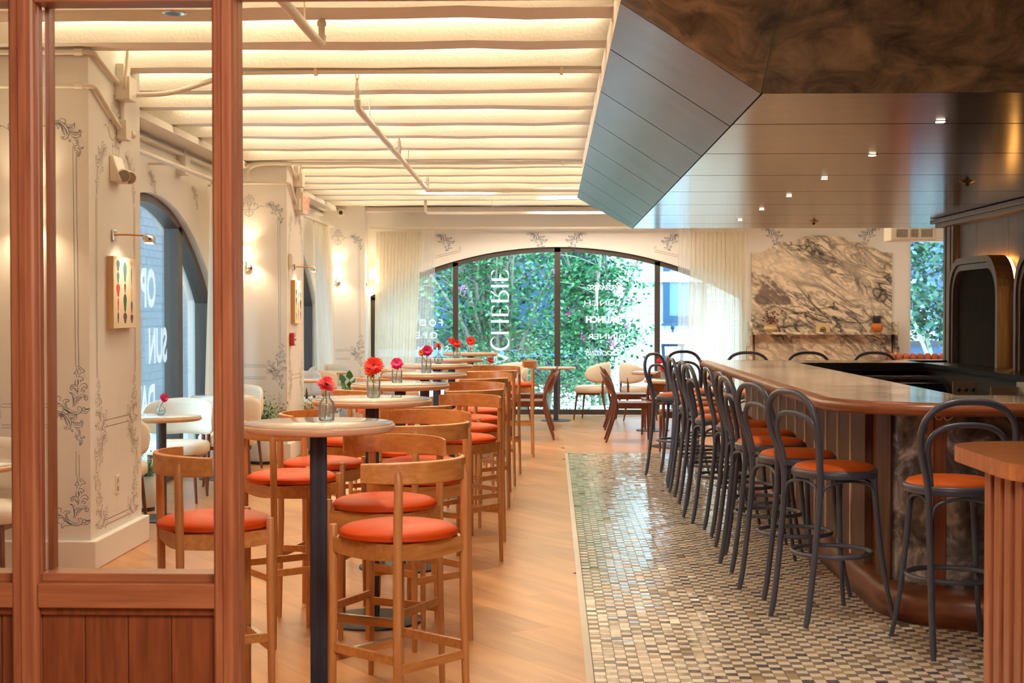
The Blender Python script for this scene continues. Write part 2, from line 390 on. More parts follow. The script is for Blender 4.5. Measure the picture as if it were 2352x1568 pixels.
# mosaic carpet of small square tiles
mo = struct('floor', MB().box(0.172, 3.9, -0.012, 4.9, 15.0, -0.004), grout)
tp = 0.0490; tw = 0.0464
allt = []
nx_ = int((4.85-0.176)/tp); ny_ = int((15.0-3.92)/tp)
for i in range(nx_):
    for j in range(ny_):
        x = 0.176+i*tp; y = 3.93+j*tp
        if x > 1.62 and 6.75 < y < 12.4: continue
        if x > 3.0 and y < 6.8: continue
        if x > 2.1 and y > 12.3: continue
        allt.append((i, j, x, y))
def tilemb(mb, x, y, mi):
    a = R.gauss(0, 0.00035); b = R.gauss(0, 0.00035); c = R.gauss(0, 0.0002); t = tw
    h = (0.0+c+a+b, c-a+b, c-a-b, c+a-b)
    v = [(x, y, -0.006), (x+t, y, -0.006), (x+t, y+t, -0.006), (x, y+t, -0.006), (x, y, h[0]), (x+t, y, h[1]), (x+t, y+t, h[2]), (x, y+t, h[3])]
    mb.add(v, [(4,5,6,7),(0,1,5,4),(1,2,6,5),(2,3,7,6),(3,0,4,7)], False, mi)
def pick(i, j):
    if (i+j) % 2 == 0: return 0 if R.random() > 0.04 else 3
    r = R.random(); return 1 if r < 0.62 else (2 if r < 0.84 else 3)
def invis(x, y):   # inside the picture frame?
    px = 1267+3267*x/y; py = 718+3267*1.48/y
    return 1340 < px < 2258 and py < 1566
near = sorted([t for t in allt if invis(t[2], t[3])], key=lambda t: t[3])[:300]; ns = set((t[0], t[1]) for t in near)
st = MB(); TM = [tileA, tileB, tileC, tileD]
for i, j, x, y in allt:
    k = pick(i, j)
    if (i, j) in ns:
        m = MB(); tilemb(m, -tw/2, -tw/2, 0); o = obj('tile', m, TM[k], mo); o.location = (x+tw/2, y+tw/2, 0)
    else: tilemb(st, x, y, k)
tag(obj('mosaic_tiles', st, TM, mo), kind='stuff')

# ceiling slab, beams, light strips
ce = struct('ceiling', MB().box(-3.8, -3.5, 3.36, 6.4, 20.75, 3.5), ceilpaint)
BY = [3.75, 4.55, 5.40, 6.25, 7.10, 7.98, 8.81, 9.70, 10.47, 11.40, 12.24, 13.15, 14.08, 14.83, 15.72, 16.60, 17.42, 18.28, 19.10, 20.06]
for y in BY:
    BW = .29 if y < 7.2 else .25 if y < 8.1 else .22 if y < 9 else .19
    # slightly wavy plastered joist
    m = MB(); n = 30; x0, x1 = -3.35, 6.3; v = []
    for k in range(n+1):
        x = x0+(x1-x0)*k/n; a = R.gauss(0, 0.004); b = R.gauss(0, 0.004); c = R.gauss(0, 0.003)
        v += [(x, y+a, 3.0+c), (x, y+BW+b, 3.0+c+R.gauss(0, .002)), (x, y+BW, 3.36), (x, y, 3.36)]
    f = []
    for k in range(n):
        for q in range(4): f.append((k*4+q, k*4+(q+1) % 4, (k+1)*4+(q+1) % 4, (k+1)*4+q))
    m.add(v, f, False)
    m.f = [tuple(reversed(t)) for t in m.f]
    obj('beam', m, ceilpaint, ce)
for y in BY[1:]:
    obj('light_strip', MB().box(-3.0, y-0.05, 3.175, 0.27 if y < 14.7 else 5.6, y-0.028, 3.19), ceil_lit, ce)

# walls: arched openings
def arch_z(u, c, R_, top): return top-(R_-math.sqrt(max(R_*R_-(u-c)**2, 0)))
def arch_wall(name, u0, u1, wins, plane, t, ax, ztop=3.36, mat=plaster):
    """wall in plane ax=plane (inner face) with thickness t (signed); wins: (c, halfw, R, top)"""
    m = MB()
    def P(u, d, z): return (u, plane+d, z) if ax == 'y' else (plane+d, u, z)
    cur = u0; spans = []
    for c, hw, R_, top in wins:
        spans.append((cur, c-hw, None)); spans.append((c-hw, c+hw, (c, R_, top))); cur = c+hw
    spans.append((cur, u1, None))
    for a, b, wn in spans:
        if wn is None:
            if b-a < 1e-4: continue
            v = [P(a,0,0),P(b,0,0),P(b,0,ztop),P(a,0,ztop),P(a,t,0),P(b,t,0),P(b,t,ztop),P(a,t,ztop)]
            m.add(v, [(0,1,2,3),(7,6,5,4),(1,5,6,2),(4,0,3,7),(3,2,6,7),(0,4,5,1)])
        else:
            n = 40; v = []
            for k in range(n+1):
                u = a+(b-a)*k/n; z = arch_z(u, *wn); v += [P(u,0,z), P(u,0,ztop), P(u,t,z), P(u,t,ztop)]
            f = []
            for k in range(n):
                o = k*4; f += [(o,o+4,o+5,o+1), (o+2,o+3,o+7,o+6), (o,o+2,o+6,o+4), (o+1,o+5,o+7,o+3)]
            m.add(v, f)
    return struct(name, m, mat)
WB = (0.083, 2.71, 5.5, 2.43)            # back window: centre, half width, radius, top
WL1 = (11.75, 2.15, 3.1, 2.47); WL2 = (17.75, 2.15, 3.1, 2.47)
YB = 20.56
wb = arch_wall('wall_back', -3.6, 5.12, [WB], YB, 0.28, 'y')
wb2 = struct('wall_back', MB().box(5.75, YB, 0, 6.4, YB+0.28, 3.36).box(5.12, YB, 0, 5.75, YB+0.28, 0.45).box(5.12, YB, 2.55, 5.75, YB+0.28, 3.36), plaster)
wl = arch_wall('wall_left', -3.5, YB, [WL1, WL2], -3.3, -0.28, 'x')
wr = struct('wall_right', MB().box(6.2, -3.5, 0, 6.4, 20.75, 3.36), plaster)
wf = struct('wall_front', MB().box(-3.6, -3.5, 0, 6.2, -3.35, 3.36), plaster)

# columns (piers)
cols = []
for k, (y0, y1) in enumerate(((8.12, 9.14), (14.24, 15.20), (20.2, 20.56))):
    c = struct('column', MB().box(-3.32, y0, 0, -2.66, y1, 3.36), plaster)
    obj('baseboard', MB().box(-3.32, y0-0.04, 0, -2.62, min(y1+0.04, 20.56), 0.165), plaster, c, bevel=0.006)
    cols.append(c)
# header ledge and cornice on the left wall + conduit
struct('trim_1', MB().box(-3.3, 9.14, 2.93, -3.05, 14.24, 2.985).box(-3.3, 9.14, 2.86, -3.24, 14.24, 2.885).box(-3.3, 15.2, 2.93, -3.05, 20.2, 2.985).box(-3.3, 15.2, 2.86, -3.24, 20.2, 2.885), ceilpaint)
struct('trim_2', MB().box(-2.66, 20.30, 2.93, 5.9, 20.56, 2.99), ceilpaint)
struct('baseboard_back', MB().box(2.80, 20.52, 0, 6.2, 20.56, 0.14), plaster)

# windows
def window(name, win, plane, ax, mull, wd=0.07, depth=0.10, d0=0.06):
    c, hw, R_, top = win
    root = bpy.data.objects.new(name, None); COL.objects.link(root); root['kind'] = 'structure'
    root.location = (c, plane, 0) if ax == 'y' else (plane, c, 0)
    sg = 1 if ax == 'y' else -1
    def P(u, d, z): return (u-c, sg*d, z) if ax == 'y' else (sg*d, u-c, z)
    def W(m):
        if ax == 'y': return m
        return m
    n = 48; m = MB(); v = []
    for k in range(n+1):
        u = c-hw+2*hw*k/n; z = arch_z(u, c, R_, top); a = (u-c)/R_
        iu = u-wd*math.sin(a); iz = z-wd*math.cos(a)
        v += [P(u, d0, z-0.003), P(iu, d0, iz), P(iu, d0+depth, iz), P(u, d0+depth, z-0.003)]
    f = []
    for k in range(n):
        for q in range(4): f.append((k*4+q, k*4+(q+1) % 4, (k+1)*4+(q+1) % 4, (k+1)*4+q))
    m.add(v, f, False)
    obj('frame', m, framemetal, root)
    def pbox(nm, ua, ub, za, zb):
        q = [P(ua, d0, za), P(ub, d0, za), P(ub, d0+depth, za), P(ua, d0+depth, za), P(ua, d0, zb), P(ub, d0, zb), P(ub, d0+depth, zb), P(ua, d0+depth, zb)]
        obj(nm, MB().add(q, [(0,3,2,1),(4,5,6,7),(0,1,5,4),(1,2,6,5),(2,3,7,6),(3,0,4,7)]), framemetal, root)
    pbox('sill_rail', c-hw, c+hw, 0.0, 0.075)
    pbox('jamb', c-hw, c-hw+wd, 0.075, arch_z(c-hw+0.01, c, R_, top)-0.02); pbox('jamb', c+hw-wd, c+hw, 0.075, arch_z(c+hw-0.01, c, R_, top)-0.02)
    edges = [c-hw+wd]
    for u, w2 in mull:
        pbox('mullion', u-w2/2, u+w2/2, 0.075, min(arch_z(u-w2/2, c, R_, top), arch_z(u+w2/2, c, R_, top))-0.01); edges += [u-w2/2, u+w2/2]
    edges.append(c+hw-wd)
    for i in range(0, len(edges), 2):
        a, b = edges[i], edges[i+1]; v = []; k2 = 14
        for k in range(k2+1):
            u = a+(b-a)*k/k2; z = arch_z(u, c, R_, top)-wd*0.6
            v += [P(u, d0+depth*0.5, 0.075), P(u, d0+depth*0.5, z), P(u, d0+depth*0.5+0.008, 0.075), P(u, d0+depth*0.5+0.008, z)]
        f = []
        for k in range(k2):
            o = k*4; f += [(o, o+4, o+5, o+1), (o+2, o+3, o+7, o+6)]
        obj('pane', MB().add(v, f), glass, root)
    return root
w1 = window('window_1', WB, YB, 'y', [(-1.395, 0.075), (0.083, 0.085), (1.53, 0.075)])
w2 = window('window_2', WL1, -3.3, 'x', [(12.80, 0.14)], depth=0.13)
w3 = window('window_3', WL2, -3.3, 'x', [(18.3, 0.12)], depth=0.13)
w4 = bpy.data.objects.new('window_4', None); COL.objects.link(w4); w4['kind'] = 'structure'; w4.location = (5.43, YB, 0)
obj('frame', MB().box(-0.31, 0.06, 0.45, -0.27, 0.16, 2.55).box(0.27, 0.06, 0.45, 0.31, 0.16, 2.55).box(-0.27, 0.06, 0.45, 0.27, 0.16, 0.5).box(-0.27, 0.06, 2.5, 0.27, 0.16, 2.55), white_p, w4)
obj('pane', MB().box(-0.27, 0.1, 0.5, 0.27, 0.108, 2.5), glass, w4)

# ---------------------------------------------------------------- window lettering
def ribbon(m, pts, wd, f3, closed=False, taper=False):
    n = len(pts); 
    if n < 2: return
    v = []
    for i in range(n):
        a = Vector(pts[max(i-1, 0)][:2]); b = Vector(pts[min(i+1, n-1)][:2]); t = (b-a)
        t = t.normalized() if t.length > 1e-9 else Vector((1, 0)); nn = Vector((-t.y, t.x)); p = Vector(pts[i][:2])
        ww = wd[i] if isinstance(wd, (list, tuple)) else wd
        if taper: ww *= 0.45+0.55*math.sin(PI*i/(n-1))
        v += [f3(*(p+nn*ww/2)), f3(*(p-nn*ww/2))]
    m.add(v, [(2*i, 2*i+1, 2*i+3, 2*i+2) for i in range(n-1)])
def glyphs(f3, word, h):
    """high-contrast roman capitals as ribbons; returns MB. pen: (advance, up)"""
    m = MB(); x = 0; T = 0.14*h; t = 0.035*h
    for ch in word:
        F = lambda u, v_, x=x: f3(x+u, v_)
        if ch == 'E':
            ribbon(m, [(T/2, 0), (T/2, h)], T, F); ribbon(m, [(0, t/2), (0.5*h, t/2)], t, F); ribbon(m, [(0, h-t/2), (0.5*h, h-t/2)], t, F)
            ribbon(m, crom([(0.2*h, 0.02*h), (0.48*h, 0.05*h), (0.58*h, 0.2*h)], 5), [0.02*h]*3+[0.09*h]*4+[0.07*h]*3+[0.02*h], F)
            ribbon(m, crom([(0.2*h, 0.98*h), (0.48*h, 0.95*h), (0.58*h, 0.8*h)], 5), [0.02*h]*3+[0.09*h]*4+[0.07*h]*3+[0.02*h], F)
            ribbon(m, [(T, 0.5*h), (0.28*h, 0.5*h), (0.4*h, 0.56*h)], [t, 0.09*h, 0.01*h], F); x += 0.78*h
        elif ch == 'I': ribbon(m, [(T/2, 0), (T/2, h)], T, F); x += 0.36*h
        elif ch == 'H':
            ribbon(m, [(T/2, 0), (T/2, h)], T, F); ribbon(m, [(0.72*h, 0), (0.72*h, h)], T, F); ribbon(m, [(T, 0.5*h), (0.7*h, 0.5*h)], t*1.2, F); x += 1.02*h
        elif ch == 'R':
            ribbon(m, [(T/2, 0), (T/2, h)], T, F)
            p = crom([(T, 0.97*h), (0.45*h, 0.95*h), (0.62*h, 0.72*h), (0.45*h, 0.48*h), (T, 0.46*h)], 5)
            ribbon(m, p, [t+(0.13*h-t)*max(0, math.sin(PI*i/(len(p)-1)))**1.3 for i in range(len(p))], F)
            ribbon(m, crom([(0.3*h, 0.47*h), (0.4*h, 0.25*h), (0.62*h, 0.0)], 4), 0.07*h, F); x += 0.84*h
        elif ch == 'C':
            p = [(0.42*h-0.40*h*math.cos(a), 0.5*h+0.5*h*math.sin(a)) for a in [math.radians(-150+300*k/26)*0.93 for k in range(27)]]
            ribbon(m, p, [t+(0.15*h-t)*max(0, math.sin(PI*i/26))**1.2 for i in range(27)], F); x += 0.88*h
        elif ch == 'A':
            ribbon(m, [(0, 0), (0.34*h, h)], t*1.2, F); ribbon(m, [(0.34*h, h), (0.72*h, 0)], T, F); ribbon(m, [(0.12*h, 0.32*h), (0.6*h, 0.32*h)], t, F); x += 0.84*h
    return m
# lettering seen from inside, so it runs mirrored; here it climbs up the pane
yv = YB+0.10
lt = glyphs(lambda a, b: (b, 0, a), 'ACHERIE', 0.258)
o = obj('lettering', lt, vinyl, w1); o.location = (-0.88-0.083, 0.098, 0.725)
def text_mesh(s, size, shear=0.0, sx=1.0, bold=0.0, spacing=1.0):
    cu = bpy.data.curves.new('t', 'FONT'); cu.body = s; cu.size = size; cu.shear = shear; cu.offset = bold; cu.space_character = spacing; cu.resolution_u = 3
    to = bpy.data.objects.new('t', cu); COL.objects.link(to)
    dg = bpy.context.evaluated_depsgraph_get(); me = bpy.data.meshes.new_from_object(to.evaluated_get(dg)); bpy.data.objects.remove(to)
    for v in me.vertices: v.co.x *= sx
    return me
def window_text(s, x_right, z, size, parent, loc0, **k):
    me = text_mesh(s, size, **k); me.materials.append(vinyl); me.name = 'lettering'
    o = obj('lettering', me, vinyl, parent); o.rotation_euler = (PI/2, 0, PI); o.location = (x_right-loc0, 0.098, z); return o
for s, xr, z, sz, kw in (('FOOD', -1.58, 1.29, 0.135, dict(spacing=1.5, bold=0.002)), ('OPEN', -1.66, 1.105, 0.135, dict(spacing=1.5, bold=0.002)), ('SUMMER', -1.49, 0.90, 0.135, dict(spacing=1.5, bold=0.002)),
        ('Breakfast', 1.05, 1.815, 0.15, dict(shear=0.5, spacing=0.9)), ('LUNCH', 1.00, 1.585, 0.105, dict(sx=1.5)), ('BRUNCH', 0.98, 1.34, 0.125, dict(sx=0.95, bold=0.006)),
        ('DINNER', 1.08, 1.10, 0.105, dict(sx=1.45)), ('Cocktails', 1.0, 0.86, 0.15, dict(shear=0.5, spacing=0.9))):
    window_text(s, xr, z, sz, w1, 0.083, **kw)
for s, yr, z, sz in (('OPEN', 12.20, 1.54, 0.44), ('SUN', 12.55, 1.06, 0.40), ('DAY', 12.17, 0.58, 0.40)):
    me = text_mesh(s, sz, bold=0.016, sx=0.75); o = obj('lettering', me, vinyl, w2); me.materials.append(vinyl)
    o.rotation_euler = (PI/2, 0, -PI/2); o.location = (-0.118, yr-11.75, z)

# ---------------------------------------------------------------- drawn ornament (flat ink lines on the plaster)
K1 = [[(80,225),(95,180),(150,160),(210,180),(260,225),(290,280),(280,340),(245,375),(205,370),(200,345),(225,345),(245,350)],
 [(170,160),(200,140),(240,150),(250,180),(230,190),(205,175)], [(240,195),(290,210),(330,210),(350,190),(352,230),(335,260),(290,280)],
 [(290,285),(340,305),(390,305),(415,290),(400,275),(420,270),(428,300),(410,325),(425,335),(390,352),(340,350),(290,310)],
 [(330,355),(370,365),(390,400),(385,440),(345,445),(330,415)], [(395,440),(430,470),(450,460),(440,480),(410,480),(390,465)],
 [(390,470),(415,500),(415,540),(390,570),(385,520),(375,490)], [(120,205),(150,215),(165,255),(180,230)], [(200,230),(215,285),(240,330)],
 [(100,190),(160,180),(220,220),(260,290),(262,340)], [(130,200),(190,220),(230,280)], [(345,445),(330,470),(360,470),(350,500),(380,500)],
 [(270,230),(310,235),(345,215)], [(300,292),(350,325),(405,320)], [(275,355),(290,395),(305,400),(300,370)], [(115,195),(165,195),(215,250),(245,330)], [(150,185),(200,205),(250,260),(275,320)], [(300,280),(330,290),(380,295),(405,285)], [(265,235),(300,250),(330,240)], [(345,370),(375,400),(372,430)], [(400,500),(402,540),(392,560)], [(235,340),(222,360),(212,358)], [(80,225),(100,240),(120,225),(108,210)]]
K2 = [[(225,150),(250,155),(270,170),(292,190),(285,200),(262,205),(240,240)], [(225,150),(222,185),(203,210),(222,215),(222,245)],
 [(235,240),(265,240),(282,262),(262,268),(255,290)], [(250,320),(265,300),(295,293),(315,315),(305,335),(290,320),(270,330),(262,350)],
 [(245,340),(225,310),(190,305),(170,325),(180,345),(200,330),(215,350),(235,385)], [(255,385),(290,385),(315,405),(310,430),(290,425),(300,408),(270,410),(240,440),(225,470)],
 [(210,400),(190,375),(165,370),(185,385),(195,430),(192,490)], [(35,500),(50,470),(90,465),(130,500),(170,540),(215,550),(255,535),(268,505),(250,485),(230,495),(240,520),(255,515)],
 [(80,455),(55,440),(50,415),(70,400),(90,410),(85,430),(100,440)], [(120,465),(110,440),(130,425),(160,430),(155,445),(135,445),(145,490),(190,520),(225,525)],
 [(255,535),(300,540),(325,515),(330,500),(300,505),(285,490),(265,510)], [(110,525),(90,545),(97,570),(115,550),(165,545)], [(35,530),(60,520),(80,535)],
 [(240,165),(262,185)], [(235,255),(240,290),(225,320)], [(215,260),(212,290),(222,310)], [(200,430),(215,410),(245,395)], [(205,490),(225,440),(270,400)], [(232,180),(236,215)], [(205,330),(225,350),(240,370)],
 [(255,365),(270,345),(290,350),(285,365),(270,360)], [(60,490),(95,480),(130,515),(175,548)], [(100,500),(140,520),(190,535),(240,530)], [(250,262),(262,275)], [(232,268),(240,300)], [(215,320),(190,318),(180,330)], [(230,330),(238,360)], [(280,395),(300,402)], [(210,450),(232,415),(262,400)], [(196,400),(202,440),(200,480)], [(280,505),(310,510),(325,500)], [(270,520),(300,525)], [(130,450),(128,480),(160,515)], [(65,460),(85,462)]]
CREST = [[(0,95),(-16,60),(0,25),(16,60),(0,95)], [(0,78),(-8,58),(0,40),(8,58),(0,78)]]+[[(18*math.sin(a),58+34*math.cos(a)),(38*math.sin(a-.15),58+58*math.cos(a-.15)),(44*math.sin(a),58+64*math.cos(a)),(38*math.sin(a+.15),58+58*math.cos(a+.15)),(18*math.sin(a),58+34*math.cos(a))] for a in (-1.5,-1.0,-.5,0,.5,1.0,1.5)]+[
 [(0,20),(-30,10),(-60,22),(-62,48),(-44,54),(-36,40),(-48,34)], [(0,20),(30,10),(60,22),(62,48),(44,54),(36,40),(48,34)], [(0,22),(-14,-5),(-30,-2),(-26,-22),(0,-40),(26,-22),(30,-2),(14,-5),(0,22)], [(0,15),(0,-35)], [(-60,22),(-90,40),(-110,30)], [(60,22),(90,40),(110,30)]]
def orn(name, curves, f3, wd, mat, parent):
    m = MB()
    for c in curves: ribbon(m, [(p.x, p.y) for p in crom([(a, b, 0) for a, b in c], 5)], wd, f3, taper=(len(c) > 2))
    return obj(name, m, mat, parent)
PX = 8.10/3267       # metres per pixel on the first pier's front face
def front_xy(px, py): return ((px-1267)*PX, 1.48+(718-py)*PX)
for ci, (yf, c) in enumerate(((8.12, cols[0]), (14.24, cols[1]), (20.2, cols[2]))):
    for mir in (0, 1):
        def F(cx, cy, ox, oy, s, mir=mir, yf=yf):
            X, Z = front_xy(ox+cx/s, oy+cy/s)
            if mir: X = -3.04-(X+3.04)*0.80
            return (X, yf-0.0012, Z)
        lw = 1.7
        orn('ornament', K1, lambda a, b: F(a, b, 90, 240, 4.9), 6.4, ink, c)
        orn('ornament', K1, lambda a, b: F(a, b, 95, 917, 5.2), 6.4, ink, c)
        orn('ornament', K2, lambda a, b: F(a, b, 100, 800, 3.563), 4.6, ink, c)
        orn('ornament', K2, lambda a, b: F(a, b, 100, 1060, 3.563), 4.6, ink, c)
        L = MB()
        for seg in ([(157.5, 338), (161, 842)], [(165.5, 345), (168, 842)], [(160.5, 1040), (160.5, 1100)], [(168, 1048), (168, 1100)], [(109, 930), (0, 930)], [(109, 938), (0, 938)], [(109, 979), (0, 979)], [(109, 986), (0, 986)]):
            pts = [(seg[0][0]+(seg[1][0]-seg[0][0])*k/6+R.gauss(0, .25), seg[0][1]+(seg[1][1]-seg[0][1])*k/6) for k in range(7)]
            ribbon(L, pts, 0.9, lambda a, b: F(a, b, 0, 0, 1))
        obj('ornament', L, ink, c)
    orn('ornament', CREST, lambda a, b, yf=yf: (-3.04+a*0.00135, yf-0.0012, 2.50+b*0.00135), 2.2, ink, c)
# side faces: u = depth
for ci, (y0, y1, c) in enumerate(((8.12, 9.14, cols[0]), (14.24, 15.20, cols[1]))):
    xf_ = -2.6588
    def sf(a, b): return (xf_, a, b)
    cm = 0.5*(y0+y1)
    orn('ornament', CREST, lambda a, b: (xf_, cm+a*0.0021, 2.50+b*0.0026), 2.0, ink2, c)
    for sgn in (-1, 1):
        orn('ornament', K1, lambda a, b: (xf_, cm+sgn*(0.12+a*0.00062), 2.60-b*0.00075), 5, ink2, c)
        orn('ornament', K2, lambda a, b: (xf_, cm+sgn*(0.16+a*0.0008), 1.20-b*0.00075), 4.5, ink2, c)
        orn('ornament', K1, lambda a, b: (xf_, cm+sgn*(0.14+a*0.0007), 0.90-b*0.0008), 5, ink2, c)
        orn('ornament', K2, lambda a, b: (xf_, cm+sgn*(0.16+a*0.0008), 0.62-b*0.00075), 4.5, ink2, c)
    L = MB()
    for ya, yb_, za, zb in ((cm-.25, cm+.25, .84, .84), (cm-.25, cm+.25, .80, .80), (cm-.25, cm+.25, .245, .245), (cm-.25, cm+.25, .215, .215), (cm-.39, cm-.39, 1.1, 2.15), (cm+.39, cm+.39, 1.1, 2.15), (cm-.37, cm-.37, 1.1, 2.15), (cm+.37, cm+.37, 1.1, 2.15)):
        L.add([(xf_, ya-.002, za-.002), (xf_, yb_+.002, zb-.002 if ya != yb_ else za-.002), (xf_, yb_+.002, zb+.002), (xf_, ya-.002, za+.002 if ya != yb_ else zb+.002)], [(0, 1, 2, 3)])
    obj('ornament', L, ink2, c)
# back wall and left wall spandrels
for X0, sx, Z0 in ((-1.62, 1, 2.62), (-.28, 1, 2.64), (.42, -1, 2.64), (1.80, -1, 2.62), (3.10, 1, 2.70), (4.62, -1, 2.70)):
    orn('ornament', K1, lambda a, b: (X0+sx*(a*0.85-b*0.30-80)*0.0011, YB-0.0012, Z0+.10-(b*0.45+a*.15)*0.0011), 8, ink, wb)
L = MB()
for sg in (-1, 1):
    ribbon(L, [(0.083+sg*1.42, 2.44), (0.083+sg*1.42, 2.38), (0.083+sg*2.2, 2.20)], 0.006, lambda a, b: (a, YB-0.0012, b)); ribbon(L, [(0.083+sg*1.40, 2.44), (0.083+sg*1.40, 2.36), (0.083+sg*2.2, 2.17)], 0.006, lambda a, b: (a, YB-0.0012, b))
obj('ornament', L, ink2, wb)
for y0 in (11.5, 12.9, 17.4): orn('ornament', K1, lambda a, b: (-3.2988, y0+a*.0007, 2.72-b*.0005), 8, ink2, wl)

# ---------------------------------------------------------------- entry partition (foreground)
YP = 3.6
pt = thing('glazed_partition', 'tall walnut entry partition with glass panes left of the doorway, nearest the viewer', 'partition', (-1.1, YP, 0))
def pl(x): return x+1.1
def post(x0, x1, d):
    w_ = x1-x0; pr_ = [(0, .007), (.006, .001), (.013, .001), (.016, .005), (.022, .005), (.026, 0), (w_*.62, 0), (w_*.68, .004), (w_-.010, .004), (w_-.004, .008), (w_, .016), (w_, d*.45), (w_-.005, d*.5), (w_-.005, d*.55), (w_, d*.6), (w_, d), (0, d)]
    obj('post', MB().prism([(pl(x0)+a, b) for a, b in pr_], 0, 2.295), walnut, pt)
post(-.864, -.811, .125)
post(-1.386, -1.320, .066)
obj('post', MB().box(pl(-1.93), 0, 0, pl(-1.875), .066, 2.295), walnut, pt, bevel=0.004)
for a, b in ((-1.320, -.864), (-1.875, -1.386)):
    obj('rail', MB().box(pl(a), .006, .722, pl(b), .07, .784), walnut_h, pt, bevel=0.002)
    obj('glazing_bead', MB().box(pl(a), .035, .784, pl(b), .11, .806), walnut_h, pt, bevel=0.002)
    obj('glazing_bead', MB().box(pl(a), .084, .806, pl(a)+.012, .125, 2.295), walnut, pt)
    obj('top_rail', MB().box(pl(a), .006, 2.272, pl(b), .09, 2.2951), walnut_h, pt)
    obj('lower_bead', MB().box(pl(a), .022, .700, pl(b), .05, .722), walnut_d, pt, bevel=0.003)
    obj('pane', MB().box(pl(a), .074, .80, pl(b), .080, 2.295), partglass, pt)
    x = a; i = 0
    while x < b-.01:
        x1 = min(x+.1125, b); obj('board', MB().box(pl(x)+.001, .034, .02, pl(x1)-.001, .05, .702), walnut_d, pt, bevel=0.003); x = x1
    obj('bottom_rail', MB().box(pl(a), .01, 0, pl(b), .07, .12), walnut_d, pt)
obj('partition_wall', MB().box(pl(-3.3), .0, 0, pl(-1.93), .12, 2.295), walnut, pt)
hd = struct('door_1', MB().box(-3.3, YP-.02, 2.297, 1.5, YP+.14, 2.70).box(-3.3, YP, 2.70, 6.2, YP+.12, 3.36), walnut_h)
jb = struct('trim_3', MB().box(1.234, YP-.02, 0, 1.5, YP+.14, 2.297).box(1.5, YP, 0, 6.2, YP+.12, 2.70), walnut)

# ---------------------------------------------------------------- host stand (right foreground)
hosttop = wood('host_stand_top', S(190, 124, 78), S(160, 96, 56), scale=(4, 40, 20), rough=0.34, rnd=0.02)
hs = thing('host_stand', 'walnut host stand with rounded top beside the right door jamb', 'host stand', (1.45, 4.0, 0))
top = [(x-1.45, y-4.0) for x, y in rrect(1.24, 3.76, 1.95, 4.58, .20)]
m = MB(); m.prism(top, 1.024, 1.07); o = obj('top', m, hosttop, hs); bev(o, .02, 4)
obj('body', MB().prism([(x-1.45, y-4.0) for x, y in rrect(1.31, 3.80, 1.85, 4.26, .05)], 0, 1.035), barwood, hs)
for k in range(5):
    y = 3.81+k*0.092; obj('batten', MB().box(1.28-1.45, y-4.0, 0, 1.312-1.45, y-4.0+.058, 1.024), walnut, hs, bevel=0.004)
for k in range(4): obj('batten', MB().box(1.32+k*.092-1.45, .26, 0, 1.378+k*.092-1.45, .29, 1.024), walnut, hs, bevel=0.004)

# ---------------------------------------------------------------- canopy over the bar
HU = 2.303; XO = .257; ZO = 2.645; XI = .785; Y0 = 5.38; Y1 = 13.93; DN = .62
cp = thing('bar_canopy', 'large dark sloped canopy hanging above the bar', 'canopy', (2.0, 9.6, HU))
def cl(x, y, z): return (x-2.0, y-9.6, z-HU)
g = .009
sides = [Y0]+[6.32+1.2*k for k in range(7)]+[Y1]
for a, b in zip(sides[:-1], sides[1:]):
    ta = DN*0 ; fa = lambda y: Y0-.0 if y <= Y0 else y
    oy = lambda y: y+(.54 if y >= Y1 else 0)
    v = [(XO, a+g, ZO), (XI, a+g, HU), (XI, b-g, HU), (XO, oy(b)-g, ZO)]
    th = Vector((.54*.0+.34, 0, .53)).normalized()*.02
    v2 = [(p[0]+th.x, p[1], p[2]+th.z) for p in v]
    obj('side_panel', MB().add([cl(*p) for p in v+v2], [(0,1,2,3),(7,6,5,4),(0,4,5,1),(1,5,6,2),(2,6,7,3),(3,7,4,0)]), hoodside, cp)
b_ = Vector((.5345, 0, .845)).normalized()*.022
v = [(XO+.02, Y0, ZO), (XI+.01, Y0, HU+.003), (XI+.01, Y1, HU+.003), (XO+.02, Y1+.5, ZO)]; v = [(x+b_.x, y, z+b_.z) for x, y, z in v]; v2 = [(x+.01, y, z+.02) for x, y, z in v]
obj('core_board', MB().add([cl(*p) for p in v+v2], [(0,1,2,3),(7,6,5,4),(0,4,5,1),(1,5,6,2),(2,6,7,3),(3,7,4,0)]), joint, cp)
und = [Y0, 6.26]+[6.26+1.16*k for k in range(1, 7)]+[Y1]
for a, b in zip(und[:-1], und[1:]):
    m = MB().box(XI+g, a+g, HU, 5.2, b-g, HU+.02); m.v = [cl(*p) for p in m.v]; obj('soffit_panel', m, hoodw, cp)
# near end: sloped panel and a quarter-cone corner
v = [(XI+.003, Y0, HU), (5.2, Y0, HU), (5.2, Y0-DN, ZO), (XI+.003, Y0-DN, ZO)]
v2 = [(x, y+.01, z+.02) for x, y, z in v]
obj('end_panel', MB().add([cl(*p) for p in v+v2], [(0,3,2,1),(4,5,6,7),(0,1,5,4),(1,2,6,5),(2,3,7,6),(3,0,4,7)]), hoodst, cp)
m = MB(); vs = [cl(XI, Y0, HU)]
for k in range(17):
    a = PI+PI/2*k/16; vs.append(cl(XI+(XI-XO)*math.cos(a), Y0+DN*math.sin(a), ZO))
m.add(vs, [(0, k+1, k+2) for k in range(16)], True); obj('corner_panel', m, hoodst, cp)
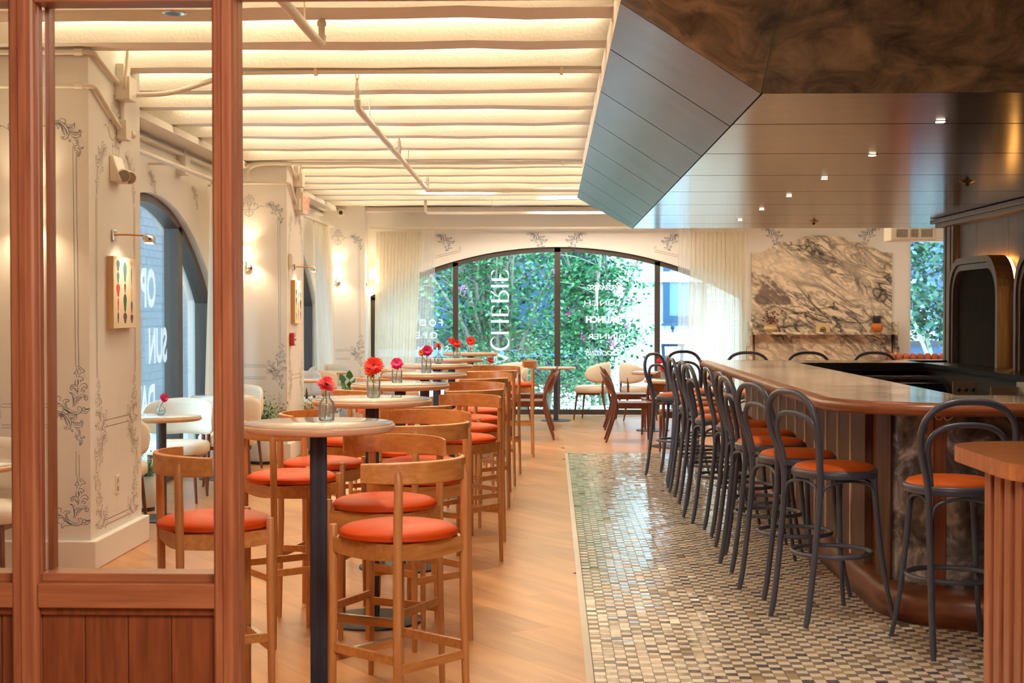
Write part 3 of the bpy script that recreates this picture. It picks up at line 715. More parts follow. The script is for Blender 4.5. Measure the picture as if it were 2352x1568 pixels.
# riser up to the ceiling, set back a little
RX = XO+.05
poly = [(RX, Y1+.54)]+[(RX, Y0)]+[(XI+(XI-RX)*math.cos(PI+PI/2*k/10), Y0+(DN-.05)*math.sin(PI+PI/2*k/10)) for k in range(1, 11)]+[(5.2, Y0-DN+.05), (5.2, Y1+.54)]
m = MB().prism(poly, ZO-.006, 3.01, cap=False); m.v = [cl(*p) for p in m.v]; obj('riser', m, ceilpaint, cp)
v = [(XI, Y1, HU), (5.2, Y1, HU), (5.2, Y1+.54, ZO), (XO, Y1+.54, ZO)]; v2 = [(x, y-.01, z+.02) for x, y, z in v]
obj('far_panel', MB().add([cl(*p) for p in v+v2], [(0,1,2,3),(7,6,5,4),(0,4,5,1),(1,5,6,2),(2,6,7,3),(3,7,4,0)]), hoodside, cp)
m = MB().box(XI, Y0+.01, HU+.021, 5.2, Y1-.02, HU+.05); m.v = [cl(*p) for p in m.v]; obj('core_board', m, joint, cp)
for k in range(7):
    y = 6.18+1.30*k
    if y > Y1-.1: break
    d = thing('canopy_downlight', ['tiny square downlight in the canopy nearest the doorway'][0] if k == 0 else 'tiny square downlight in the canopy, %s from the near edge' % ('second third fourth fifth sixth seventh'.split()[k-1]), 'downlight', (1.67, y, HU), 0, 'canopy downlights')
    obj('lens', MB().box(-.016, -.016, -.006, .016, .016, -.003), downl, d)
    obj('rim', MB().box(-.022, -.022, -.003, .022, .022, 0), steel, d)
    lamp('canopy_light', 'SPOT', (1.67, y, HU-.05), 26, WARM, target=(1.67, y, 0), spot=1.5, blend=.8, rad=.04)
for i, (x, y) in enumerate(((2.6, 9.0), (3.2, 7.6), (2.36, 12.9))):
    d = thing('sprinkler_plate', ['round dark sprinkler plate in the middle of the canopy', 'round dark sprinkler plate near the right end of the canopy', 'round dark sprinkler plate at the far end of the canopy'][i], 'sprinkler', (x, y, HU), 0)
    obj('plate', MB().lathe([(.0, -.012), (.03, -.012), (.05, 0)], n=20), brass, d); obj('nozzle', MB().lathe([(.0, -.03), (.012, -.03), (.012, -.012)], n=12), blackmetal, d)

# ---------------------------------------------------------------- bar
def outline(x0, y0, r, x1, y1, k=10):   # L-corner outline: from far left (x0,y1) to near right (x1,y0) around rounded corner
    pts = [(x0, y1)]
    for j in range(k+1):
        a = PI+PI/2*j/k; pts.append((x0+r+r*math.cos(a), y0+r+r*math.sin(a)))
    pts.append((x1, y0)); return pts
bt = thing('marble_worktop', 'long U shaped bar top of veined marble with rounded walnut edge', 'bar top', (2.3, 9.4, 1.07))
def bl(x, y): return (x-2.3, y-9.4)
outer = outline(1.285, 6.46, .55, 4.4, 12.35); inner = outline(1.345, 6.52, .50, 4.4, 12.40)
# nosing: strip between outer and inner, rounded
m = MB(); prof = [(0, -.002), (.5, .0), (.85, -.012), (1.0, -.030), (.85, -.052), (.3, -.062), (-.6, -.062)]
v = []
for (ox, oy), (ix, iy) in zip(outer, inner):
    for t, z in prof: x = ix+(ox-ix)*t; y = iy+(oy-iy)*t; q = bl(x, y); v.append((q[0], q[1], z))
n = len(prof); f = [(i*n+k, i*n+k+1, (i+1)*n+k+1, (i+1)*n+k) for i in range(len(outer)-1) for k in range(n-1)]
m.add(v, f, True); q0 = bl(1.285, 12.35)
m.box(q0[0], q0[1], -.062, 4.4-2.3, q0[1]+.06, -.002)
obj('edge_trim', m, nosing, bt)
left = [p for p in inner[:-1]]
poly = [bl(*p) for p in inner[:-1]]+[bl(2.0, 6.52), bl(2.0, 12.35), bl(1.345, 12.35)]
poly = [bl(*p) for p in inner[:-1]]+[bl(2.02, 6.52), bl(2.02, 12.35)]
obj('marble_slab', MB().prism(poly[::1], -.035, 0), marb2, bt)
m = MB().box(2.021-2.3, 6.52-9.4, -.035, 2.1, 7.12-9.4, 0); obj('marble_slab', m, marb2, bt)
m = MB().box(2.021-2.3, 12.35-.55-9.4, -.035, 2.1, 12.35-9.4, 0); obj('marble_slab', m, marb2, bt)
obj('inner_lip', MB().box(2.0-2.3, 7.12-9.4, -.05, 2.02-2.3, 11.80-9.4, -.0355).box(2.02-2.3, 11.775-9.4, -.07, 1.13, 11.80-9.4, -.002), blackstone, bt)

inlay = plain('pale_inlay', S(250, 226, 206), .5)
bf = thing('bar_counter', 'walnut board bar front with dark mottled panels and curved plinth', 'bar', (2.3, 9.4, 0))
face = outline(1.66, 6.87, .42, 4.4, 12.2)
# core
core = [bl(x, y) for x, y in outline(1.70, 6.91, .40, 4.4, 12.2)]+[bl(4.4, 7.05), bl(1.86, 7.05+.1), bl(1.86, 12.2)]
obj('carcass', MB().prism(core, .0, 1.008), walnut_d, bf)
y = 12.18
while y-.355 > 7.25:
    a = y-.355; q = bl(1.66, a)
    obj('board', MB().box(q[0], q[1]+.011, .13, q[0]+.04, q[1]+.346, 1.006), barwood, bf, bevel=0.003)
    obj('inlay_strip', MB().box(q[0]-.008, q[1]+.344, .13, q[0]+.04, q[1]+.360, 1.006), inlay, bf)
    y = a
def arcseg(a0, a1, r_in, r_out, z0, z1, mat, nm, cx=2.08, cy=7.29, label=None):
    pts = [(cx+r_out*math.cos(a0+(a1-a0)*k/6), cy+r_out*math.sin(a0+(a1-a0)*k/6)) for k in range(7)]+[(cx+r_in*math.cos(a1-(a1-a0)*k/6), cy+r_in*math.sin(a1-(a1-a0)*k/6)) for k in range(7)]
    return obj(nm, MB().prism([bl(*p) for p in pts], z0, z1, smooth=False), mat, bf, label)
arcseg(PI, PI+.40, .385, .425, .13, 1.006, barwood, 'corner_board')
arcseg(PI+.40, PI+.93, .385, .410, .13, 1.006, barstone, 'mottled_panel', label='dark mottled stone panel')
arcseg(PI+.93, PI+1.0, .385, .430, .13, 1.006, walnut, 'pilaster'); arcseg(PI+1.0, PI+1.14, .385, .420, .13, 1.006, walnut_d, 'pilaster'); arcseg(PI+1.14, PI/2*3, .385, .410, .13, 1.006, barstone, 'mottled_panel')
for a, b, mt, nm in ((2.08, 2.62, barstone, 'mottled_panel'), (2.62, 2.70, walnut, 'pilaster'), (2.70, 3.3, barstone, 'mottled_panel'), (3.3, 3.4, walnut, 'pilaster')):
    q0 = bl(a, 6.87 if 'pil' in nm else 6.885); q1 = bl(b, 6.92); obj(nm, MB().box(q0[0], q0[1], .13, q1[0], q1[1], 1.006), mt, bf)
# plinth, rounded top, projecting at the curve
po = outline(1.60, 6.60, .55, 4.4, 12.25); pi_ = outline(1.70, 6.92, .40, 4.4, 12.25); m = MB(); v = []
prof = [(0, .15), (.5, .148), (.88, .135), (1.0, .10), (1.0, 0.0), (0, 0)]
for (ox, oy), (ix, iy) in zip(po, pi_):
    for t, z in prof: q = bl(ix+(ox-ix)*t, iy+(oy-iy)*t); v.append((q[0], q[1], z))
n = len(prof); m.add(v, [(i*n+k, i*n+k+1, (i+1)*n+k+1, (i+1)*n+k) for i in range(len(po)-1) for k in range(n-1)], True)
obj('plinth', m, barplinth, bf)
obj('far_side', MB().box(1.72-2.3, 12.06-9.4, 0, 2.1, 12.2-9.4, 1.008), walnut_d, bf)
for i, y in enumerate((10.9, 10.0, 9.1, 8.25, 7.5)):
    h = thing('bag_hook', 'small white metal bag hook under the bar edge, %s from the near corner' % ('fifth fourth third second first'.split()[i]), 'hook', (1.50, y, 1.005), 0, 'bag hooks under the bar')
    obj('hook_wire', MB().tube(crom([(0, 0, .004), (0, .0, -.02), (-.012, 0, -.04), (-.024, 0, -.03), (-.02, 0, -.018)], 4), .003, 6), white_p, h)
h = thing('bag_hook', 'small wavy white hook under the near bar edge left of the last stool', 'hook', (1.86, 6.78, 1.0), 0)
obj('hook_wire', MB().tube(crom([(-.045, 0, .008), (-.03, 0, -.016), (-.012, 0, -.02), (0, 0, -.002), (.012, 0, -.02), (.03, 0, -.018), (.045, 0, -.004)], 4), .003, 6), white_p, h)
h.location = (1.86, 6.80, .992)
# bartender side: dark work counters
wk = thing('under_bar_counter', 'black steel under bar station inside the bar', 'counter', (2.3, 9.4, 0))
obj('body', MB().box(-.3, -2.2, 0, .62, 1.94, .62).box(-.28, 1.95, .0, 1.0, 2.36, .92), blackmetal, wk)
obj('drop_rail', MB().box(-.05, 1.93, .955, .95, 1.95, .98), steel, wk)
fs_ = thing('back_counter', 'black stone counter along the foot of the back bar', 'counter', (3.3, 9.4, 0))
obj('top', MB().box(-.25, -2.6, 1.035, .13, 3.2, 1.07), blackstone, fs_)
obj('body', MB().box(-.20, -2.6, 0, .13, 3.2, 1.035), darkp, fs_)
obj('fridge_door', MB().box(-.215, -1.4, .1, -.2, -.3, .93), blackmetal, fs_); obj('fridge_door', MB().box(-.215, .0, .1, -.2, 1.1, .93), blackmetal, fs_)
obj('metal_plate', MB().box(-.222, -.9, .78, -.215, -.7, .84), steel, fs_)
# machines behind the bar
e = thing('drinks_dispenser', 'small steel drinks dispenser with dark knobs standing inside the bar', 'dispenser', (2.48, 9.0, .62))
obj('body', MB().box(-.0, -.13, 0, .17, .13, .33), steel, e, bevel=.006)
obj('front_plate', MB().box(.0, -.142, .335, .15, -.13, .435).box(0, -.13, .33, .17, .0, .34), platem, e)
for k in range(3): obj('knob', MB().lathe([(.0, -.02), (.012, -.02), (.012, 0)], (.03+k*.045, -.142, .385), 12, axis='y'), darkp, e)
obj('drip_tray', MB().box(-.03, -.26, .27, .17, -.14, .285), steel, e)
e = thing('ticket_printer', 'steel and gray ticket printer at the right end inside the bar', 'printer', (2.62, 8.5, .62))
obj('body', MB().box(0, -.12, 0, .34, .14, .36), darkp, e, bevel=.01); obj('metal_tray', MB().box(-.04, -.22, .362, .14, -.02, .376).box(-.02, -.02, .362, .14, -.0, .42), platem, e); obj('paper_cover', MB().box(.15, -.1, .361, .30, .06, .45), potm, e, bevel=.008)
obj('tap', MB().tube([(2.14-2.3, -1.75, .62), (2.14-2.3, -1.75, .90), (2.20-2.3, -1.75, .935), (2.24-2.3, -1.75, .90)], .008, 8), blackmetal, wk)

# back bar wall
bb = thing('back_bar', 'paneled back bar with glowing arched niches right of the bar', 'back bar', (3.43, 9.5, 0))
def yb(y): return y-9.5
obj('base', MB().box(.0, yb(6.6), 0, .45, yb(12.55), 1.07), bbdark, bb)
for a, b in ((12.25, 11.75), (11.75, 10.95), (10.95, 10.55), (10.25, 9.3), (9.3, 8.4), (8.4, 6.6)):
    obj('wall_panel', MB().box(.05, yb(b)+.003, 1.07, .40, yb(a)-.003, 2.28), bbpanel, bb)
for y, nr in ((12.42, 4), (10.43, 2), (8.5, 4)):
    hw_ = nr*.036
    for k in range(nr): obj('pilaster_rib', MB().box(-.0-.006*(k % 2), yb(y)-hw_+k*.072, 1.07, .05, yb(y)-hw_+k*.072+.060, 2.26), bbpanel, bb, bevel=.004)
    obj('pilaster', MB().box(.02, yb(y)-hw_-.01, 1.07, .40, yb(y)+hw_, 2.28), bbpanel, bb)
obj('cornice', MB().box(-.05, yb(6.6), 2.225, .45, yb(12.66), 2.262).box(-.08, yb(6.6), 2.262, .45, yb(12.72), 2.298), bbpanel, bb, bevel=.004)
def niche(yc, hw, ztop, r=.30):
    def arc(hw, zt, r, k=8):
        pts = [(yc-hw, 1.07)]
        for j in range(k+1): a = PI-PI/2*j/k; pts.append((yc-hw+r+r*math.cos(a), zt-r+r*math.sin(a)))
        for j in range(k+1): a = PI/2-PI/2*j/k; pts.append((yc+hw-r+r*math.cos(a), zt-r+r*math.sin(a)))
        pts.append((yc+hw, 1.07)); return pts
    def band(h1, z1, r1, h2, z2, r2, x0, x1, nm, mat):
        A = arc(h1, z1, r1); B = arc(h2, z2, r2); v = []
        for (a, b), (c, d) in zip(A, B): v += [(x0, yb(a), b), (x0, yb(c), d), (x1, yb(c), d), (x1, yb(a), b)]
        f = []
        for i in range(len(A)-1):
            for q in range(4): f.append((i*4+q, i*4+(q+1) % 4, (i+1)*4+(q+1) % 4, (i+1)*4+q))
        obj(nm, MB().add(v, f), mat, bb)
    band(hw, ztop, r, hw-.05, ztop-.05, r-.04, -.13, .0, 'arch_frame', bbpanel)
    band(hw-.055, ztop-.055, r-.045, hw-.10, ztop-.10, r-.08, -.115, .02, 'arch_frame', bbpanel)
    A = arc(hw-.10, ztop-.10, r-.08)
    obj('niche_panel', MB().add([(-.07, yb(a), b) for a, b in A], [tuple(range(len(A)))]), bbdark, bb)
    band(hw-.012, ztop-.012, r-.01, hw-.03, ztop-.03, r-.02, .012, .028, 'glow_strip', led_amber)
niche(11.3, .665, 1.92); niche(9.55, .72, 1.92)

# ---------------------------------------------------------------- marble feature at the back wall
mf = thing('marble_mantel', 'tall veined marble wall slab with scalloped top on the back wall', 'mantel', (3.87, YB, 0))
pr = [(-1.0, 0), (-1.0, 2.34), (-.86, 2.345), (-.72, 2.42), (-.60, 2.49), (-.38, 2.50), (-.30, 2.56), (-.18, 2.585), (.18, 2.585), (.30, 2.56), (.38, 2.50), (.60, 2.49), (.72, 2.42), (.86, 2.345), (1.0, 2.34), (1.0, 0)]
m = MB(); n = len(pr); v = [(a, -.045, b) for a, b in pr]+[(a, 0, b) for a, b in pr]
m.add(v, [tuple(range(n)), tuple(range(2*n-1, n-1, -1))]+[(i, n+i, n+(i+1) % n, (i+1) % n) for i in range(n)]); obj('slab', m, marb, mf)
obj('shelf', MB().box(-1.0, -.30, 1.17, 1.02, -.045, 1.205), marb, mf, bevel=.004)
obj('lower_slab', MB().box(-.96, -.12, 0, .98, -.045, 1.17), marb, mf)
for sx in (-1, 1): obj('side_bracket', MB().box(sx*1.03-.025, -.2, 0, sx*1.03+.025, -.0, 1.35).box(sx*1.05-.03, -.18, 0, sx*1.05+.03, 0, 1.0), marb, mf, bevel=.01)
s = thing('planter_bowl', 'ribbed sand bowl with dried red flowers on the marble shelf', 'bowl', (3.12, YB-.17, 1.205))
obj('bowl', MB().lathe([(.0, 0), (.09, 0), (.09, .03), (.10, .032), (.10, .06), (.09, .062), (.09, .10), (.105, .11), (.075, .11), (.0, .10)], n=20), ceramic, s)
m = MB()
for k in range(26):
    a = R.uniform(0, 2*PI); r = R.uniform(.03, .17); z = R.uniform(.15, .30); m.tube([(0, 0, .1), (r*.5*math.cos(a), r*.5*math.sin(a), z*.7), (r*math.cos(a), r*math.sin(a), z)], .002, 4)
    m.lathe([(0, z-.012), (.018, z), (0, z+.014)], (r*math.cos(a), r*math.sin(a), 0), 6)
obj('dried_flowers', m, dryf, s)
s = thing('arch_ornament', 'small pale stone arch standing in the middle of the marble shelf', 'ornament', (3.86, YB-.17, 1.205))
m = MB(); v = []
for k in range(13):
    a = PI*k/12
    for r in (.045, .10):
        for yy in (-.05, .05): v.append((r*math.cos(a)*(1.0), yy, .03+(r*1.0)*math.sin(a)*1.0))
f = []
for k in range(12): o = k*4; f += [(o, o+4, o+5, o+1), (o+2, o+3, o+7, o+6), (o, o+2, o+6, o+4), (o+1, o+5, o+7, o+3)]
m.add(v, f+[(0, 1, 3, 2), (48, 50, 51, 49)]); m.box(-.10, -.05, 0, -.045, .05, .03).box(.045, -.05, 0, .10, .05, .03); obj('arch', m, ceramic, s)
s = thing('two_tone_vase', 'dark necked vase with round orange body at the shelf right end', 'vase', (4.63, YB-.17, 1.205))
obj('body', MB().lathe([(0, 0), (.05, 0), (.075, .03), (.085, .07), (.07, .115), (.045, .125)], n=20), ceramic_o, s)
obj('neck', MB().lathe([(.045, .12), (.055, .14), (.055, .20), (.065, .23), (.05, .23), (.04, .14)], n=20), darkp, s)
for sx in (-1, 1): obj('handle', MB().tube([(sx*(.07+.016*math.cos(t)), 0, .215+.016*math.sin(t)) for t in [2*PI*k/10 for k in range(10)]], .005, 6, closed=True), darkp, s)

# projector, banquette
p = thing('projector', 'white projector with vent grilles hung from the ceiling beyond the canopy', 'projector', (4.12, 16.5, 2.30))
obj('body', MB().box(-.26, -.18, 0, .26, .18, .165), white_p, p, bevel=.015)
for a, b in ((-.20, -.07), (-.04, .05), (.08, .21)):
    for k in range(5): x0 = a+(b-a)*k/5; obj('vent_slat', MB().box(x0+.003, -.186, .04, x0+(b-a)/5-.003, -.180, .13), lens_m, p)
obj('mount', MB().box(-.05, -.05, .165, .05, .05, .185).tube([(0, 0, .18), (0, 0, 1.06)], .02, 10), white_p, p)
b = thing('banquette', 'channel tufted tan leather banquette under the small right window', 'bench', (5.3, 20.2, 0))
obj('seat', MB().box(-.55, -.45, .12, .55, .08, .45), leather3, b, bevel=.03)
obj('plinth', MB().box(-.55, -.40, 0, .55, .08, .12), darkp, b)
for k in range(11):
    x = -.5+k*.1; m = MB(); m.tube([(x, .0, .44), (x, .0, .86)], .052, 12); m.lathe([(.052, .86), (.045, .89), (.025, .91), (0, .915)], (x, 0, 0), 12); obj('back_channel', m, leather3, b)

# ---------------------------------------------------------------- wall fittings
def sconce(x, y, z, ax, label):
    s = thing('wall_sconce', label, 'lamp', (x, y, z), 0 if ax == 'y' else PI/2, None)
    # local: wall behind at +y, lamp projects towards -y
    obj('back_plate', MB().lathe([(.0, -.02), (.04, -.018), (.048, 0)], n=24, axis='y'), chrome, s)
    obj('arm', MB().tube([(0, -.01, 0), (0, -.10, 0)], .006, 8), chrome, s)
    obj('stem', MB().tube([(0, -.10, -.045), (0, -.10, .09)], .006, 8), chrome, s)
    m = MB().lathe([(.066, .07), (.045, .21)], (0, -.10, 0), 24); m.f = [f for f in m.f if len(f) == 4]; m.sm = [True]*len(m.f); m.mi = [0]*len(m.f)
    obj('lamp_shade', m, shade_m, s)
    d = Vector((0, -.10, .14)); d.rotate(s.rotation_euler)
    lamp('sconce_bulb', 'POINT', Vector((x, y, z))+d, 9, (1, .76, .48), rad=.03)
    return s
sconce(-2.99, 8.12, 1.93, 'y', 'chrome wall sconce with white shade on the nearest pier, half hidden by the partition')
sconce(-3.05, 14.24, 1.93, 'y', 'chrome wall sconce with white shade on the front of the second pier')
sconce(-3.05, 20.20, 1.91, 'y', 'chrome wall sconce with white shade on the front of the far pier')
sconce(-2.66, 20.36, 1.90, 'x', 'wall sconce on a side arm in front of the left sheer curtain')

def picture_light(y, z, label):
    s = thing('picture_light', label, 'lamp', (-2.66, y, z))
    obj('back_plate', MB().box(0, -.03, -.032, .018, .03, .032), chrome, s, bevel=.004)
    obj('arm', MB().tube(crom([(.01, 0, 0), (.05, .02, .004), (.15, .05, .002), (.20, .06, -.004)], 4), .006, 8), brass, s)
    obj('joint', MB().lathe([(0, -.012), (.012, 0), (0, .012)], (.20, .06, 0), 12), brass, s)
    obj('lamp_head', MB().lathe([(.016, -.07), (.024, -.065), (.024, .065), (.016, .07)], (.20, .08, -.02), 20, axis='y'), chrome, s)
    obj('bulb', MB().box(.188, .02, -.048, .21, .14, -.0445), downl, s)
    lamp('picture_bulb', 'SPOT', (-2.66+.195, y+.07, z-.05), 5, (1, .80, .55), target=(-2.66, y+.08, z-.30), spot=2.0, blend=1, rad=.03)
picture_light(8.56, 1.95, 'chrome picture light above the painting on the nearest pier')
picture_light(14.58, 1.95, 'chrome picture light above the painting on the second pier')
def painting(y0, y1, z0, z1, label, seed, pal):
    s = thing('painting', label, 'painting', (-2.66, y0, z0)); rr = random.Random(seed)
    obj('canvas', MB().box(.0, 0, 0, .04, y1-y0, z1-z0), canvas_s, s, bevel=.002)
    obj('canvas_face', MB().box(.04, .002, .002, .0408, y1-y0-.002, z1-z0-.002), canvas_f, s)
    cols_ = [plain('paint_%d' % i, S(*c), .8) for i, c in enumerate(pal)]
    W = y1-y0; Hh = z1-z0
    for ci in range(3):
        u = W*(.2+.3*ci); z = .03
        while z < Hh-.05:
            h = rr.uniform(.05, .13); wd = rr.uniform(.012, .045); 
            if z+h > Hh-.02: h = Hh-.02-z
            mi = rr.randrange(len(pal)); vs = [(.0412, u+wd*math.cos(a)*(.8+.2*math.sin(3*a)), z+h/2+h/2*math.sin(a)) for a in [2*PI*k/18 for k in range(18)]]
            obj('painted_oval', MB().add(vs, [tuple(range(18))]), cols_[mi], s); z += h+.002
painting(8.44, 8.90, 1.385, 1.82, 'abstract painting of stacked colored ovals on the nearest pier', 4, [(206, 66, 60), (44, 96, 76), (84, 120, 132), (58, 66, 78), (224, 180, 150), (96, 70, 84)])
painting(14.46, 14.86, 1.37, 1.815, 'smaller painting of blue and gray ovals on the second pier', 9, [(84, 92, 170), (110, 130, 150), (200, 190, 180), (60, 70, 110)])
s = thing('emergency_light', 'white twin head emergency light high on the nearest pier side', 'emergency light', (-2.66, 8.60, 2.33))
v = [(0, -.10, -.06), (0, .10, -.06), (0, .10, .10), (0, -.10, .10), (.07, -.09, -.06), (.07, .09, -.06), (.02, .09, .10), (.02, -.09, .10)]
obj('housing', MB().add(v, [(0,3,2,1),(4,5,6,7),(0,1,5,4),(1,2,6,5),(2,3,7,6),(3,0,4,7)]), white_p, s, bevel=.008)
for yy in (-.05, .07):
    o = obj('lamp_head', MB().lathe([(0, -.022), (.034, -.02), (.042, .0), (.04, .02)], n=20), white_p, s); o.location = (.07, yy, -.02); o.rotation_euler = (PI/2+.3, 0, .5)
    o2 = obj('lens', MB().lathe([(.036, .021), (.0, .024)], n=20), lens_m, o)
obj('status_light', MB().box(.068, .0, -.055, .073, .012, -.045), exitred, s)
s = thing('wall_outlet', 'white double socket outlet low on the nearest pier side', 'outlet', (-2.66, 8.62, .43))
obj('plate', MB().box(0, -.035, -.057, .006, .035, .057), white_p, s, bevel=.002)
for z in (-.025, .025): obj('socket', MB().box(.006, -.015, z-.014, .008, .015, z+.014), lens_m, s)
s = thing('fire_alarm_pull', 'red fire alarm pull station below the second painting', 'alarm', (-2.66, 14.42, 1.21))
obj('housing', MB().box(0, -.05, -.065, .045, .05, .065), redp, s, bevel=.005); obj('pull_plate', MB().box(.045, -.04, -.05, .049, .04, .02), white_p, s); obj('handle', MB().box(.049, -.03, -.01, .055, .03, .005), darkp, s)
s = thing('alarm_panel', 'small white alarm panel left of the second picture light', 'alarm', (-2.66, 14.36, 2.0))
obj('housing', MB().box(0, -.04, -.075, .035, .04, .075), white_p, s, bevel=.005); obj('speaker_slot', MB().box(.035, .005, -.06, .037, .03, -.03), darkp, s)
for k in range(4): obj('red_mark', MB().box(.035, -.012, .045-k*.018, .0362, .006, .053-k*.018), redp, s)
s = thing('exit_sign', 'white exit sign with red letters on the second pier', 'sign', (-2.66, 14.86, 2.62))
obj('housing', MB().box(.0, -.16, -.11, .085, .16, .11), white_p, s, bevel=.006)
me = text_mesh('EXIT', .19, bold=.005); me.materials.append(exitred); o = obj('lettering', me, exitred, s); o.rotation_euler = (PI/2, 0, PI/2); o.location = (.087, -.15, -.065)
for yy in (-.1, .1): obj('lamp_head', MB().lathe([(0, -.03), (.03, -.02), (.035, .03), (0, .035)], (.04, yy, .115), 14), white_p, s)
s = thing('security_camera', 'round white security camera with dark lens on the far pier', 'camera', (-2.99, 20.2, 2.90))
obj('housing', MB().lathe([(.055, 0), (.055, -.05), (.045, -.07), (.03, -.07)], n=24, axis='y'), white_p, s); obj('lens', MB().lathe([(.030, -.068), (.02, -.08), (0, -.084)], n=20, axis='y'), darkp, s)

# conduit boxes on the piers
for i, (y0, yc, lab) in enumerate(((8.12, 8.72, 'nearest'), (14.24, 14.72, 'second'))):
    s = thing('conduit_run', 'painted conduit with junction boxes at the top of the %s pier' % lab, 'conduit', (-2.66, yc, 2.9))
    obj('box', MB().box(0, -.10, -.12, .09, .06, .02), ceilpaint, s, bevel=.004); obj('box', MB().box(0, -.07, -.36, .06, .04, -.24), ceilpaint, s, bevel=.004)
    obj('box', MB().box(.0, -.08, .02, .05, .06, .10), ceilpaint, s, bevel=.004)
    obj('pipe', MB().tube([(.02, -.01, -.24), (.02, -.01, -.12)], .016, 10), ceilpaint, s)
    for z in (-.09+.09, -.14):
        zz = z+.07 if z > -.1 else z+.02
        a = [(-.64, y0-yc-.025, zz), (-.02, y0-yc-.025, zz), (.022, y0-yc+.01, zz), (.022, y0-yc+.06, zz)]
        zb = -.03 if z > -.1 else -.29
        obj('pipe', MB().tube(a+[(.022, -.08, zb)], .015, 10), ceilpaint, s); obj('coupling', MB().tube([(-.07, y0-yc-.025, zz), (-.02, y0-yc-.025, zz)], .020, 10), ceilpaint, s)
    obj('pipe', MB().tube([(.02, .04, -.30), (.02, .16, -.30)], .016, 10), ceilpaint, s); obj('coupling', MB().tube([(.02, .13, -.30), (.02, .20, -.30)], .024, 10), ceilpaint, s)
    obj('cable', MB().tube(crom([(.05, -.05, .44), (.08, -.10, .2), (.07, -.12, .0), (.06, -.09, -.06)], 5), .009, 8), ceilpaint, s)
s = thing('ceiling_conduit', 'painted conduit crossing the room under the third visible beam', 'conduit', (-2.6, 8.86, 2.98))
obj('pipe', MB().tube(crom([(.03, -.08, -.15), (.25, -.05, -.13), (.55, 0, -.03), (.8, 0, 0), (2.92, 0, 0)], 5), .016, 10), ceilpaint, s)
for x in (1.12, 2.65): obj('clamp', MB().box(x, -.02, -.022, x+.02, .02, .02), ceilpaint, s)
s = thing('ceiling_conduit', 'painted conduit crossing the room above the second pier', 'conduit', (-2.6, 14.16, 2.97))
obj('pipe', MB().tube(crom([(-.62, .06, -.06), (-.3, .02, .01), (.0, 0, 0), (.3, 0, 0), (2.92, 0, 0)], 5), .018, 10), ceilpaint, s)
obj('bent_stub', MB().tube(crom([(-.0, -.0, 0), (-.3, -.02, -.01), (-.42, -.02, -.06), (-.42, -.02, -.16)], 5), .018, 10), ceilpaint, s)
obj('clamp', MB().box(2.7, -.022, -.022, 2.72, .022, .025), ceilpaint, s)
s = thing('wall_conduit', 'painted conduit with box along the left window wall', 'conduit', (-3.28, 11.5, 2.80))
obj('pipe', MB().tube([(0, -2.3, 0), (0, 2.7, 0)], .012, 8), ceilpaint, s); obj('box', MB().box(-.02, .95, -.10, .06, 1.12, .06), ceilpaint, s, bevel=.004)
obj('cable', MB().tube(crom([(.02, 1.0, .04), (.06, .95, .15), (.02, .85, .17), (.04, .3, .17), (.1, .2, .21)], 5), .008, 8), ceilpaint, s)
s = thing('back_wall_pipe', 'painted pipe running above the back window curtains', 'pipe', (0, 20.45, 2.965))
obj('pipe', MB().tube([(-2.6, -.14, -.03), (5.0, -.14, -.03)], .014, 8), ceilpaint, s)

def head(root, x, y, z, big=1.0):
    obj('sprinkler_fitting', MB().lathe([(.017, 0), (.017, .05), (.024, .055), (.024, .075), (.019, .08), (.019, .11), (.012, .13)], (x, y, z), 12), ceilpaint, root)
    m = MB().lathe([(.006, .13), (.006, .15)], (x, y, z), 8)
    m.tube([(x-.004, y, z+.14), (x-.014, y, z+.16), (x-.006, y, z+.185)], .003, 6).tube([(x+.004, y, z+.14), (x+.014, y, z+.16), (x+.006, y, z+.185)], .003, 6).lathe([(0, .184), (.02, .184), (.02, .187), (0, .187)], (x, y, z), 12)
    obj('sprinkler_head', m, brass, root)
def hanger(root, x, y, z, top): obj('hanger', MB().tube([(x, y, z), (x, y, top)], .004, 6).tube([(x-.022, y, z-.03), (x, y, z), (x+.022, y, z-.03)], .003, 6), ceilpaint, root)
s = thing('sprinkler_pipe', 'painted sprinkler pipe entering at the top edge of the view with one head', 'sprinkler pipe', (0, 0, 0))
s.location = (-1.19, 6.0, 2.86)
obj('pipe', MB().tube([(0, -2.2, 0), (0, 1.30, 0), (0, 1.34, .01), (0, 1.36, .05)], .024, 12), ceilpaint, s); head(s, 0, 1.36, .05); hanger(s, 0, .85, .03, .14)
s = thing('sprinkler_pipe', 'long painted sprinkler pipe running over the high tables with three heads', 'sprinkler pipe', (-1.31, 9.6, 2.86))
P0 = (0, 0, 0); P1 = (-.09, 6.45, .0)
obj('pipe', MB().tube([(0, -.02, .06), (0, 0, .01), (-.002, .05, 0), P1], .024, 12), ceilpaint, s); obj('pipe', MB().tube([P1, (1.62, 6.45, 0)], .022, 12), ceilpaint, s)
obj('coupling', MB().tube([(.75, 6.45, 0), (.85, 6.45, 0)], .028, 12), white_p, s)
head(s, 0, -.02, .05); head(s, -.04, 3.0, .02); head(s, -.09, 6.45, .02)
for t in (.07, .56, .93): hanger(s, -.09*t+.03, 6.45*t, .02, .14)
s = thing('sprinkler_pipe', 'short painted sprinkler pipe in front of the back wall', 'sprinkler pipe', (-1.70, 19.16, 2.82))
obj('pipe', MB().tube([(0, 0, .10), (0, 0, .03), (.03, 0, 0), (.1, 0, 0), (3.5, 0, 0)], .02, 12), ceilpaint, s); head(s, 0, 0, .08); hanger(s, .9, 0, .02, .18)
